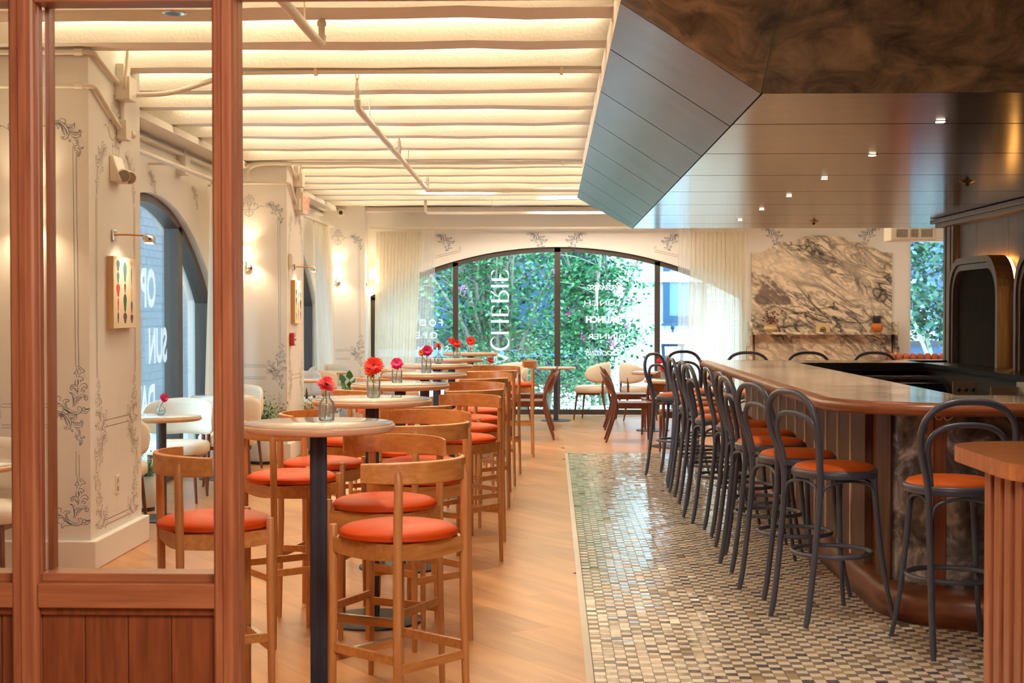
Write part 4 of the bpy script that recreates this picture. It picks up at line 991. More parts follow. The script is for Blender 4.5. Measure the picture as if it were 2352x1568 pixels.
d = thing('ceiling_downlight', 'round recessed downlight in the first beam behind the glass partition', 'downlight', (-1.91, 7.185, 2.997))
obj('ring', MB().lathe([(.05, -.004), (.062, -.004), (.062, .003)], n=24), chrome, d); obj('lens', MB().lathe([(.0, -.002), (.05, -.002)], n=24), lens_m, d)
for i, (x, y) in enumerate(((-1.15, 4.75), (-.25, 4.75), (-.6, 5.95), (-1.5, 7.6), (-.5, 8.5), (-1.4, 10.1), (-.5, 11.0), (-1.4, 12.8), (-.4, 13.7), (-1.2, 15.3), (.1, 16.2), (1.4, 16.2), (-1.2, 17.9), (.3, 18.7), (2.6, 17.6), (4.2, 17.6), (2.0, 14.9))):
    wall_ = y > 17.5 or x > 2.5  # wall-aimed ones are added fill that brightens the back wall, no fixture there
    lamp('ceiling_spot_and_fill', 'SPOT', (x, y, 3.3) if not wall_ else (x, y, 3.12), 95 if x > 1.9 else (85 if wall_ else 66), WARM, target=(x, y+.05, 0) if not wall_ else (x, 20.6, 1.7), spot=1.35 if not wall_ else 1.9, blend=.6, rad=.05)

# ---------------------------------------------------------------- curtains
def curtain(name, pts, ztop, zbot, label, mat, folds, amp=.035, spread=None, tail=None):
    """pts: (p0,p1) line in plan at the top; spread: end points at the bottom"""
    root = thing(name, label, 'curtain', (pts[0][0], pts[0][1], 0)); ox, oy = pts[0]
    (a0, b0), (a1, b1) = pts; (c0, d0), (c1, d1) = spread or pts; n = folds*8; v = []; rows = 9
    ln = math.hypot(a1-a0, b1-b0); tx, ty = (a1-a0)/ln, (b1-b0)/ln; ph = [R.uniform(-.5, .5) for _ in range(folds+2)]
    for r in range(rows+1):
        t = r/rows; z = ztop+(zbot-ztop)*t
        for k in range(n+1):
            u = k/n; x = (a0+(a1-a0)*u)*(1-t)+(c0+(c1-c0)*u)*t; y = (b0+(b1-b0)*u)*(1-t)+(d0+(d1-d0)*u)*t
            A = amp*(.55+.45*math.sin(u*17+t*1.3)**2)*(.7+.5*t); w_ = A*math.sin(2*PI*folds*u+ph[int(u*folds)]*t*1.2)
            x += -ty*w_+tx*R.uniform(-.001, .001); y += tx*w_; v.append((x-ox, y-oy, z))
    f = [(r*(n+1)+k, r*(n+1)+k+1, (r+1)*(n+1)+k+1, (r+1)*(n+1)+k) for r in range(rows) for k in range(n)]
    m = MB(); m.add(v, f, True); obj('cloth', m, mat, root)
    hm = MB()
    for k in range(folds*2): u = (k+.5)/(folds*2); x = a0+(a1-a0)*u-ox; y = b0+(b1-b0)*u-oy; hm.box(x-.012, y-.012, ztop-.005, x+.012, y+.012, ztop+.02)
    obj('pleat_tape', hm, mat, root)
    return root
YC = 20.36
curtain('sheer_curtain', ((-2.52, YC), (-1.86, YC)), 2.63, .02, 'gathered sheer curtain at the left of the back window', sheer_m, 13, .05, ((-2.55, YC), (-2.0, YC)))
curtain('sheer_curtain', ((-1.86, YC-.03), (-1.66, YC-.03)), 2.66, .02, 'thin single layer end of the left sheer over the window lettering', sheer_t, 3, .018, ((-2.0, YC), (-1.72, YC)))
curtain('sheer_curtain', ((1.98, YC), (2.76, YC)), 2.63, .02, 'gathered sheer curtain at the right of the back window', sheer_m, 13, .05, ((1.93, YC), (2.78, YC)))
curtain('sheer_curtain', ((1.80, YC-.03), (1.98, YC-.03)), 2.66, .02, 'thin single layer end of the right sheer beside the window', sheer_t, 3, .018, ((1.80, YC), (1.96, YC)))
curtain('sheer_curtain', ((-3.12, 13.0), (-3.12, 13.9)), 2.66, .02, 'sheer curtain gathered beside the second pier on the left wall', sheer_m, 13, .035, ((-3.14, 12.85), (-3.12, 14.0)))
curtain('sheer_curtain', ((-3.12, 18.6), (-3.12, 19.9)), 2.66, .02, 'sheer curtain gathered beside the far pier on the left wall', sheer_m, 14, .035, ((-2.95, 18.2), (-3.05, 20.0)))
s = thing('curtain_rail', 'white curtain rail above the back window', 'curtain rail', (0, YC, 2.66)); obj('track', MB().box(-2.6, -.03, .02, 2.85, .03, .045), white_p, s)
for x in (-2, -1, 0, 1, 2): obj('bracket', MB().box(x-.01, 0, .025, x+.01, .20, .05), white_p, s)
s = thing('curtain_rail', 'white curtain rail along the nearest left window', 'curtain rail', (-3.12, 11.6, 2.69)); obj('track', MB().box(-.03, -2.4, 0, .03, 2.5, .025), white_p, s)
for y in (-2, 0, 2): obj('bracket', MB().box(-.18, y-.01, .0, .0, y+.01, .02), white_p, s)
s = thing('curtain_rail', 'white curtain rail along the far left window', 'curtain rail', (-3.12, 17.7, 2.69)); obj('track', MB().box(-.03, -2.4, 0, .03, 2.4, .025), white_p, s)
for y in (-2, 0, 2): obj('bracket', MB().box(-.18, y-.01, .0, .0, y+.01, .02), white_p, s)

# ================================================================ FURNITURE
# ---- high table
def make_table(h, r, topmat, label, group, pole=.032, base=.24, th=.028, ribbed=True):
    t = thing('high_table' if h > .9 else 'cafe_table', label, 'table', (0, 0, 0), 0, group)
    obj('table_top', MB().lathe([(.0, h-.006), (r-.012, h-.006), (r-.006, h), (0, h)], n=56), topmat, t)
    obj('table_edge', MB().lathe([(0, h-th-.004), (r-.012, h-th-.004), (r, h-th+.004), (r, h-.010), (r-.006, h-.0035), (r-.02, h-.0065)], n=56), tableedge, t)
    m = MB(); m.box(-.13, -.02, h-th-.012, .13, .02, h-th-.004).box(-.02, -.13, h-th-.012, .02, .13, h-th-.004).lathe([(.09, h-th-.014), (.09, h-th-.004)], n=20); obj('top_bracket', m, blackmetal, t)
    m = MB()
    if ribbed:
        n = 56; v = []
        for z in (.012, h-th-.008):
            for k in range(n): a = 2*PI*k/n; rr = pole*(1 if k % 2 else .93); v.append((rr*math.cos(a), rr*math.sin(a), z))
        m.add(v, [(k, (k+1) % n, n+(k+1) % n, n+k) for k in range(n)])
    else: m.tube([(0, 0, .012), (0, 0, h-th-.008)], pole, 20)
    obj('pole', m, polemetal, t)
    obj('base_plate', MB().lathe([(base, 0), (base, .007), (base-.006, .010), (0, .012)], n=48), blackmetal, t)
    return t
HT = [(-.872, 5.29), (-.861, 6.80), (-.880, 8.24), (-.861, 9.62), (-.915, 11.32), (-.898, 12.75), (-.842, 14.70)]
words = ['nearest', 'second', 'third', 'fourth', 'fifth', 'sixth', 'farthest']
t0 = None
for i, (x, y) in enumerate(HT):
    lab = '%s high round table in the row, pale top on a ribbed black pole' % words[i]
    if t0 is None: t0 = make_table(1.07, .287, tabletop, lab, 'high round tables'); t0.location = (x, y, 0)
    else: dup(t0, (x, y, 0), R.uniform(0, 1), lab)
LT = [(-2.91, 6.88, .285, 'low round cafe table at the far left edge, in front of the nearest pier'), (-2.80, 10.12, .285, 'low round cafe table nearest the first pier with a magenta flower'), (-2.93, 12.62, .285, 'low round cafe table behind the partition post'), (-2.83, 15.75, .285, 'low round cafe table just past the second pier'),
      (-2.86, 17.85, .285, 'low round cafe table on the left nearest the far pier'), (.06, 19.5, .27, 'low round cafe table alone before the middle of the back window'), (1.27, 17.9, .27, 'low round cafe table with a pink flower behind the far bar stools'),
      (1.38, 15.75, .36, 'wider low round table with a red flower behind the far bar stools'), (-.69, 17.95, .27, 'low round cafe table with a small red flower left of the brown chairs')]
l0 = None
for x, y, r, lab in LT:
    if l0 is None: l0 = make_table(.74, r, whitetop, lab, 'low round cafe tables', pole=.036, base=.22, ribbed=False); l0.location = (x, y, 0)
    else: dup(l0, (x, y, 0), 0, lab, scale=(r/.285, r/.285, 1))

# ---- oak counter stool, faces +y
def make_oak_stool(label, group):
    t = thing('counter_stool', label, 'stool', (0, 0, 0), 0, group)
    q = .158
    for sx in (-1, 1):
        obj('leg', MB().tube([(sx*q*1.04, q*1.02, 0), (sx*q*1.04, q*1.02, .012), (sx*q, q, .5), (sx*q, q, .752), (sx*q, q, .757)], [.0115, .012, .0145, .0145, .012], 14), oakleg, t)
    for sx in (-1, 1):
        obj('leg', MB().tube([(sx*q*1.05, -q*1.05, 0), (sx*q*1.05, -q*1.05, .012), (sx*q, -q, .5), (sx*q, -q-.004, .80), (sx*q*.99, -q-.006, .92), (sx*q*.98, -q-.002, .955), (sx*q*.975, -q+.004, .975)], [.0115, .012, .0145, .0155, .0145, .010, .003], 14), oakleg, t)
    m = MB()
    def apron(a, b):
        a = Vector(a); b = Vector(b); d = b-a; v = []; n = 12; nrm = Vector((d.y, -d.x, 0)).normalized()
        for k in range(n+1):
            s = k/n; p = a+d*s; w_ = math.sin(PI*s); zb = .655+.012*(1-w_)
            for o_ in (-.011, .011): v += [(p.x+nrm.x*o_, p.y+nrm.y*o_, zb), (p.x+nrm.x*o_, p.y+nrm.y*o_, .716)]
        f = []
        for k in range(n): o_ = k*4; f += [(o_, o_+4, o_+5, o_+1), (o_+2, o_+3, o_+7, o_+6), (o_+1, o_+5, o_+7, o_+3), (o_, o_+2, o_+6, o_+4)]
        m.add(v, f)
    apron((-q, -q, 0), (q, -q, 0)); apron((q, -q, 0), (q, q, 0)); apron((q, q, 0), (-q, q, 0)); apron((-q, q, 0), (-q, -q, 0))
    m.lathe([(0, .70), (.165, .70), (.178, .716), (0, .716)], n=32); obj('seat_frame', m, oakchair, t)
    z0 = .718; m = MB(); N = 44; prof = [(.165, z0), (.198, z0+.003), (.205, z0+.007), (.2055, z0+.010), (.2015, z0+.0125), (.204, z0+.0165), (.199, z0+.025), (.180, z0+.035), (.14, z0+.043), (.08, z0+.0455), (.03, z0+.042), (.010, z0+.034), (0, z0+.033)]
    m.lathe(prof, n=N); obj('seat', m, leather, t)
    obj('seat_button', MB().lathe([(.009, z0+.033), (.009, z0+.037), (0, z0+.039)], n=12), leather, t)
    # curved backrest
    Rr = .262; m = MB(); n = 26; v = []; amax = math.asin(.232/Rr)
    for k in range(n+1):
        a = -amax+2*amax*k/n; x = Rr*math.sin(a); yc = -.205+Rr-Rr*math.cos(a); e = abs(k/n-.5)*2; zt = .990-.004*e**3; zb = .912+.006*e**2; tk = .011*(1-.35*e**3)
        for ro, z in ((tk, zb), (-tk, zb+.004), (-tk*.8, zt-.004), (tk*.6, zt)): v.append((x-ro*math.sin(a)*1, yc-(-ro)*math.cos(a)*1, z))
    f = []
    for k in range(n):
        for c in range(4): f.append((k*4+c, k*4+(c+1) % 4, (k+1)*4+(c+1) % 4, (k+1)*4+c))
    m.add(v, f, False); m.add([v[i] for i in range(4)], [(3, 2, 1, 0)]); m.add([v[n*4+i] for i in range(4)], [(0, 1, 2, 3)])
    o = obj('backrest', m, oakchair, t); bev(o, .003)
    for (a, b, z) in (((-q, q), (q, q), .30), ((-q, -q), (q, -q), .305)):
        obj('stretcher', MB().bar((a[0]*1.02, a[1]*1.01, z), (b[0]*1.02, b[1]*1.01, z), .015, .030), oakchair, t)
    for sx in (-1, 1): obj('stretcher', MB().bar((sx*q*1.01, -q, .335), (sx*q*1.01, q, .335), .015, .030), oakchair, t)
    obj('foot_rest_plate', MB().box(-q*.93, q*1.01-.009, .3155, q*.93, q*1.01+.009, .3185), steel, t, label='thin steel strip on the front stretcher')
    return t
def face(x, y, tx, ty): return math.atan2(ty-y, tx-x)-PI/2
OS = [  # x, y, face target or angle, label
 (-1.205, 5.05, -PI/2+.47, 'oak stool with orange seat seen through the glass, left of the nearest high table'),
 (-.525, 4.86, .87, 'nearest oak stool, curved back toward the viewer, bright orange seat'),
 (-.655, 5.56, PI+.42*-1, 'oak stool facing the viewer just behind the nearest one, seat half shaded'),
 (-1.18, 6.42, -.95, 'oak stool with buttoned orange seat behind the nearest high table on the left'),
 (-1.13, 7.00, -PI/2-.2, 'oak stool left of the second high table, behind the buttoned seat'),
 (-.60, 6.40, .80, 'oak stool between first and second high tables with its back toward the viewer'),
 (-.64, 7.02, PI-.40, 'oak stool right of the second high table facing the viewer'),
 (-.78, 7.62, .2, 'oak stool with its back mostly hidden between second and third high tables'),
 (-.53, 8.40, PI-.62, 'oak stool at the third high table with two long legs on the aisle'),
 (-1.16, 8.22, -PI/2, 'oak stool left of the third high table'),
 (-.54, 9.18, .75, 'oak stool before the fourth high table with its back toward the viewer'),
 (-.56, 9.95, PI-.5, 'pale backed oak stool just beyond the fourth high table on the aisle'),
 (-1.24, 9.22, -.95, 'oak stool left of the fourth high table, near its front'),
 (-.56, 10.78, .75, 'oak stool before the fifth high table on the aisle side'),
 (-1.28, 10.85, -.95, 'oak stool left of the fifth high table'),
 (-.56, 11.62, PI-.4, 'oak stool just beyond the fifth high table on the aisle side'),
 (-.54, 12.20, .5, 'oak stool before the sixth high table on the aisle side'),
 (-.52, 13.02, PI-.6, 'oak stool beyond the sixth high table with long leg on the aisle'),
 (-1.26, 12.3, -.95, 'oak stool left of the sixth high table'),
 (-.80, 13.60, .1, 'oak stool between sixth and farthest high tables'),
 (-.36, 14.74, PI/2+.05, 'oak stool standing alone on the aisle at the farthest high table, in profile')]
s0 = None
for x, y, a, lab in OS:
    if s0 is None: s0 = make_oak_stool(lab, 'oak counter stools'); s0.location = (x, y, 0); s0.rotation_euler = (0, 0, a)
    else: dup(s0, (x, y, 0), a, lab)

# ---- bentwood bar stool, faces +y
def make_bent_stool(label, group):
    t = thing('bentwood_bar_stool', label, 'bar stool', (0, 0, 0), 0, group); r = .0148
    P = [(.150, -.262, 0), (.148, -.240, .12), (.148, -.205, .40), (.150, -.186, .62), (.158, -.190, .74), (.185, -.212, .84), (.203, -.236, .93), (.192, -.252, 1.01), (.145, -.262, 1.07), (.075, -.267, 1.098)]
    L = [(0, -.268, 1.103)]
    pts = crom([(-x, y, z) for x, y, z in P]+L+[(x, y, z) for x, y, z in reversed(P)], 5)
    obj('back_leg_hoop', MB().tube(pts, [r*(.80 if p.z < .02 else 1) for p in pts], 12), steel_gray, t)
    P = [(.143, -.186, .735), (.150, -.196, .80), (.165, -.214, .88), (.155, -.226, .945), (.110, -.236, .985), (.05, -.240, 1.0)]
    pts = crom([(-x, y, z) for x, y, z in P]+[(0, -.241, 1.002)]+[(x, y, z) for x, y, z in reversed(P)], 5)
    obj('inner_hoop', MB().tube(pts, .0125, 12), steel_gray, t)
    for sx in (-1, 1):
        pts = crom([(sx*.205, .205, 0), (sx*.180, .172, .18), (sx*.158, .145, .42), (sx*.146, .132, .60), (sx*.142, .128, .70)], 5)
        obj('leg', MB().tube(pts, [.0105+.0055*(i/(len(pts)-1)) for i in range(len(pts))], 12), steel_gray, t)
    for sx, sy in ((-1, 1), (1, 1)): obj('foot_pad', MB().lathe([(.010, -.0005), (.010, .004)], (sx*.205, sy*.205, 0), 10), white_p, t)
    obj('foot_ring', MB().tube([(.190*math.cos(2*PI*k/40), .190*math.sin(2*PI*k/40)-.012, .322) for k in range(40)], .0115, 10, closed=True), steel_gray, t)
    obj('seat_ring', MB().lathe([(.15, .690), (.198, .690), (.206, .696), (.207, .712), (.204, .724), (.198, .729), (.18, .729), (.15, .728)], n=44), steel_gray, t)
    obj('seat', MB().lathe([(.194, .727), (.192, .734), (.183, .744), (.155, .753), (.10, .759), (.05, .761), (0, .7615)], n=44), leather2, t)
    for k in range(4):
        cn = [(.152, .138), (-.152, .138), (-.150, -.190), (.150, -.190)]; p0 = Vector(cn[k]+(.56,)); p1 = Vector(cn[(k+1) % 4]+(.56,)); mid = (p0+p1)/2*.93
        pts = crom([p0, (p0*.93+mid*.07).to_tuple()[:2]+(.60,), (p0*.75+mid*.25).to_tuple()[:2]+(.655,), mid.to_tuple()[:2]+(.678,), (p1*.75+mid*.25).to_tuple()[:2]+(.655,), (p1*.93+mid*.07).to_tuple()[:2]+(.60,), p1], 5)
        if k in (1, 2, 3, 0): obj('brace', MB().tube(pts, .0075, 8), steel_gray, t)
    return t
BS = [(1.372, 6.93, -PI/2+.42, 'nearest bar stool on the aisle side of the bar'), (1.30, 7.56, -PI/2+.30, 'second bar stool from the near corner of the bar'), (1.27, 8.28, -PI/2+.10, 'third bar stool from the near corner of the bar'),
      (1.31, 8.87, -PI/2+.08, 'fourth bar stool from the near corner of the bar'), (1.31, 9.57, -PI/2+.05, 'fifth bar stool from the near corner of the bar'), (1.23, 10.17, -PI/2+.12, 'sixth bar stool from the near corner of the bar'),
      (1.26, 10.90, -PI/2+.08, 'seventh bar stool from the near corner of the bar'), (1.24, 11.58, -PI/2+.05, 'eighth bar stool from the near corner of the bar'), (1.255, 12.22, -PI/2-.05, 'ninth bar stool from the near corner, close to the far end'),
      (1.16, 12.95, -PI/2-.55, 'bar stool turned at the far left corner of the bar'), (1.40, 13.60, PI+.5, 'bar stool with tall dark hoop just past the far corner of the bar'),
      (1.85, 13.22, PI, 'left one of the three hoops showing above the far bar counter'), (2.42, 13.22, PI, 'middle one of the three hoops showing above the far bar counter'), (3.04, 13.22, PI, 'right one of the three hoops showing above the far bar counter'),
      (1.765, 6.33, .03, 'stool seen from behind at the near end of the bar, rightmost')]
b0 = None
for x, y, a, lab in BS:
    lab = 'gray bentwood stool with orange seat, '+lab
    lab = lab.replace('gray bentwood stool with orange seat, ', 'gray bentwood ').replace('gray bentwood nearest', 'nearest gray bentwood')
    if not lab.startswith(('gray', 'nearest')): lab = 'gray bentwood '+lab
    lab = lab.replace('gray bentwood gray bentwood', 'gray bentwood')
    if b0 is None: b0 = make_bent_stool(lab, 'gray bentwood bar stools'); b0.location = (x, y, 0); b0.rotation_euler = (0, 0, a)
    else: dup(b0, (x, y, 0), a, lab)

# ---- cream upholstered chair, faces +y
def make_cream_chair(label, group):
    t = thing('upholstered_chair', label, 'chair', (0, 0, 0), 0, group)
    poly = [(.24*math.copysign(abs(math.cos(a))**.6, math.cos(a)), .22*math.copysign(abs(math.sin(a))**.6, math.sin(a))) for a in [2*PI*k/36 for k in range(36)]]
    m = MB(); v = []
    for z, s in ((.375, .93), (.385, .99), (.44, 1.0), (.462, .95), (.47, .80), (.472, .4)): v += [(x*s, y*s, z) for x, y in poly]
    f = [(i*36+k, i*36+(k+1) % 36, (i+1)*36+(k+1) % 36, (i+1)*36+k) for i in range(5) for k in range(36)]; f += [tuple(range(35, -1, -1)), tuple(range(180, 216))]
    m.add(v, f, True); obj('seat', m, boucle, t)
    obj('seat_frame', MB().box(-.19, -.17, .345, .19, .17, .375), darkchair, t)
    m = MB(); n = 32; am = math.radians(88); v = []; ro = .275; q = 10
    for k in range(n+1):
        s = -1+2*k/n; a = s*am; h = .150*max(0.0, 1-abs(s)**3.2)**.5; zc = .655-.02*abs(s); tk = .022*max(.12, 1-abs(s)**6)
        for j in range(q):
            b = 2*PI*j/q; rr = ro+tk*math.cos(b); v.append((rr*math.sin(a), .03-rr*math.cos(a), zc+max(h, .004)*math.copysign(abs(math.sin(b))**.8, math.sin(b))))
    f = [(k*q+j, k*q+(j+1) % q, (k+1)*q+(j+1) % q, (k+1)*q+j) for k in range(n) for j in range(q)]; m.add(v, f+[tuple(range(q)), tuple(range(n*q+q-1, n*q-1, -1))], True); obj('backrest', m, boucle, t)
    for sx in (-1, 1):
        obj('leg', MB().tube([(sx*.20, .20, 0), (sx*.17, .16, .36)], [.010, .017], 10), darkchair, t)
        obj('leg', MB().tube([(sx*.17, -.27, 0), (sx*.16, -.20, .36), (sx*.155, -.205, .60)], [.010, .018, .014], 10), darkchair, t)
    return t
WC = [(-3.04, 7.48, PI, 'cream upholstered chair at the far left edge before the nearest pier'), (-2.95, 11.12, PI, 'cream upholstered chair behind the nearest low table on the left'), (-2.72, 11.85, .25, 'cream chair with its rounded back toward the viewer, left of the partition post'), (-3.0, 9.55, .0, 'cream chair partly hidden behind the nearest pier'),
      (-2.98, 13.22, PI-.2, 'cream chair peeking out right of the partition post'), (-2.95, 16.45, PI, 'cream chair behind the low table just past the second pier'), (-2.84, 16.9, .5, 'cream chair with tan lit back side past the second pier'),
      (-2.92, 18.55, PI, 'cream chair beyond the last low table on the left'), (.56, 19.8, 1.25, 'cream chair with pale wings left of the brown chairs at the back window'), (1.20, 19.7, -1.3, 'cream chair with wide wings right before the back window'),
      (2.15, 18.9, 1.9, 'cream chair behind the far corner of the bar'), (-.60, 19.5, 2.4, 'cream chair before the window left of the lone table'), (-2.05, 19.1, 2.6, 'cream chair in front of the left sheer curtain'), (-1.22, 19.6, -2.4, 'cream chair behind the farthest high table')]
c0 = None
for x, y, a, lab in WC:
    if c0 is None: c0 = make_cream_chair(lab, 'cream upholstered chairs'); c0.location = (x, y, 0); c0.rotation_euler = (0, 0, a)
    else: dup(c0, (x, y, 0), a, lab)

# ---- brown wooden chair, faces +y
def make_brown_chair(label, group):
    t = thing('wooden_chair', label, 'chair', (0, 0, 0), 0, group)
    obj('seat', MB().prism(rrect(-.225, -.20, .225, .22, .06), .435, .455), darkchair, t, bevel=.006)
    obj('seat_frame', MB().box(-.20, -.19, .385, -.18, .20, .435).box(.18, -.19, .385, .20, .20, .435).box(-.18, .18, .385, .18, .20, .435).box(-.18, -.19, .385, .18, -.17, .435), darkchair, t)
    for sx in (-1, 1):
        obj('leg', MB().tube([(sx*.205, .20, 0), (sx*.195, .19, .43)], [.011, .019], 10), darkchair, t)
        pts = crom([(sx*.205, -.31, 0), (sx*.20, -.22, .28), (sx*.20, -.195, .45), (sx*.195, -.235, .62), (sx*.17, -.31, .76)], 5); obj('leg', MB().tube(pts, [.011+.009*math.sin(PI*min(1, i/(len(pts)-1))) for i in range(len(pts))], 10), darkchair, t)
    m = MB(); n = 20; v = []
    for k in range(n+1):
        s = -1+2*k/n; x = .205*s; top = .62+.18*max(0, 1-abs(s)**2.4)**.5; bot = .56-.02*(1-s*s)
        for z in (bot, top):
            d = -.215-(z-.55)*.40-.05*(1-s*s); v += [(x, d-.008, z), (x, d+.008, z)]
    f = []
    for k in range(n): o = k*4; f += [(o, o+4, o+6, o+2), (o+1, o+3, o+7, o+5), (o+2, o+6, o+7, o+3), (o, o+1, o+5, o+4)]
    m.add(v, f, True); obj('backrest', m, darkchair, t); return t
BC = [(.93, 16.42, -PI/2, 'brown wooden chair in profile, nearest on the aisle before the back window'), (.98, 18.15, -PI/2, 'brown wooden chair in profile directly behind the nearest brown chair'), (-.28, 16.72, PI/2, 'brown wooden chair in profile behind the lone aisle stool'),
      (-.28, 18.1, PI/2, 'brown wooden chair behind the other brown chair, left of the lone table'), (1.36, 14.98, .0, 'brown wooden chair seen from behind through the far bar stools'), (1.32, 17.1, .1, 'brown wooden chair between the two low tables behind the bar stools'), (1.78, 18.2, PI/2, 'brown wooden chair on the right of the low table near the right curtain')]
d0_ = None
for x, y, a, lab in BC:
    if d0_ is None: d0_ = make_brown_chair(lab, 'brown wooden chairs'); d0_.location = (x, y, 0); d0_.rotation_euler = (0, 0, a)
    else: dup(d0_, (x, y, 0), a, lab)

# ---- vases with gerberas
def flower(parent, c, rad, colr, tilt=(0, 0), layers=3, np_=20):
    m = MB(); rr = random.Random(int(abs(c[0]*1000+c[2]*77)))
    for l in range(layers):
        for k in range(np_):
            a = 2*PI*(k+.5*l)/np_+rr.uniform(-.05, .05); r0 = rad*.12; r1 = rad*(1-.16*l)*rr.uniform(.92, 1.05); lift = .004+.006*l; z1 = lift+rad*(.12+.16*l)*rr.uniform(.6, 1.2)-rad*.12
            w_ = rad*.13; ca, sa = math.cos(a), math.sin(a)
            v = [(r0*ca, r0*sa, lift)]
            for t_, ww, zz in ((.45, 1, .55), (.8, .95, .9)):
                r = r0+(r1-r0)*t_; v += [(r*ca-w_*ww*sa, r*sa+w_*ww*ca, lift+(z1-lift)*zz), (r*ca+w_*ww*sa, r*sa-w_*ww*ca, lift+(z1-lift)*zz)]
            v.append((r1*ca, r1*sa, z1)); m.add(v, [(0, 2, 1), (1, 2, 4, 3), (3, 4, 5)])
    o = obj('petals', m, FLC[colr], parent); o.location = c; o.rotation_euler = (tilt[0], tilt[1], 0)
    obj('flower_center', MB().lathe([(rad*.2, .004), (rad*.18, .014), (0, .016)], n=12), flc_c, o)
def vase(x, y, z, kind, flowers, label):
    v_ = thing('flower_vase', label, 'vase', (x, y, z), 0, 'glass vases with gerberas'); 
    if kind == 'bottle': pr = [(.0, .001), (.027, .001), (.030, .006), (.030, .062), (.026, .074), (.014, .086), (.012, .095), (.012, .112), (.015, .115)]; hw = .055; rw = .027
    elif kind == 'jar': pr = [(.0, .001), (.030, .001), (.033, .006), (.0325, .04), (.034, .07), (.0325, .098), (.034, .102)]; hw = .05; rw = .03
    elif kind == 'round': pr = [(.0, .001), (.02, .001), (.034, .022), (.036, .04), (.026, .060), (.012, .074), (.011, .09), (.017, .105)]; hw = .04; rw = .03
    else: pr = [(.0, .001), (.030, .001), (.031, .004), (.031, .075), (.032, .078)]; hw = .04; rw = .028
    m = MB(); m.lathe(pr, n=28); inner = [(r-.002, zz+.001) for r, zz in reversed(pr[1:])]; m.lathe(pr+inner, n=28) if False else None
    m.f = [f for f in m.f if len(f) == 4 or f[0] < 28]; m.sm = m.sm[:len(m.f)]; m.mi = m.mi[:len(m.f)]
    obj('glass', m, vaseglass, v_)
    obj('water', MB().lathe([(0, .004), (rw, .004), (rw, hw), (0, hw)], n=20), water, v_)
    for (fx, fz, rad, colr, tl) in flowers:
        obj('stem', MB().tube(crom([(-.4*fx-.008, 0, .008), (.0, 0, .07), (fx*.8, 0, fz-.03), (fx, 0, fz)], 5), .0028, 6), stem_m, v_)
        flower(v_, (fx, 0, fz), rad, colr, tl)
    return v_
E = 1.0705
vase(-.852, 5.36, E, 'bottle', [(-.004, .130, .042, 'coral', (.35, .45))], 'clear bottle vase with a coral gerbera on the nearest high table')
vase(-.862, 6.86, E, 'jar', [(.002, .150, .054, 'red', (1.0, 0)), (-.018, .125, .028, 'orange', (1.2, -.6))], 'crackled glass vase with a large red orange gerbera on the second table')
vase(-.905, 8.30, E, 'tumbler', [(.0, .110, .042, 'pink', (1.05, 0))], 'frosted glass cup with a pink gerbera on the third table')
vase(-.852, 9.66, E, 'jar', [(.006, .150, .042, 'pink', (1.2, .15)), (-.03, .135, .026, 'orange', (1.2, -.8))], 'textured glass vase with magenta and orange blooms on the fourth table')
vase(-.905, 11.36, E, 'round', [(.0, .135, .042, 'red', (.15, 0))], 'round necked glass vase with one red bloom on the fifth table')
vase(-.855, 12.80, E, 'round', [(.006, .125, .042, 'red', (.9, .2)), (-.045, .155, .036, 'red', (1.1, -.9))], 'round glass vase with two red gerberas on the sixth table')
vase(-.842, 14.78, E, 'tumbler', [(.0, .115, .052, 'red', (1.35, 0))], 'small glass cup with a dark eyed red gerbera on the farthest table')
vase(-2.815, 10.16, .741, 'round', [(.022, .125, .036, 'pink', (.6, 1.2))], 'clear glass vase with a leaning magenta bloom on the low table by the first pier')
vase(-2.90, 12.70, .741, 'round', [(.0, .115, .036, 'coral', (.9, 0))], 'glass vase with coral bloom on the low table behind the partition post')
vase(1.36, 17.9, .741, 'round', [(.0, .13, .05, 'coral', (.8, 0))], 'glass vase with pinkish bloom on the low table behind the bar stools')
vase(1.24, 15.8, .741, 'tumbler', [(.0, .12, .055, 'red', (.9, .2)), (.06, .09, .04, 'red', (1.1, .6))], 'glass cup with red blooms on the wider low table')
vase(-.765, 17.9, .741, 'bottle', [(-.008, .14, .045, 'coral', (.9, .6))], 'tiny bottle vase with red bloom on the low table left of the brown chairs')

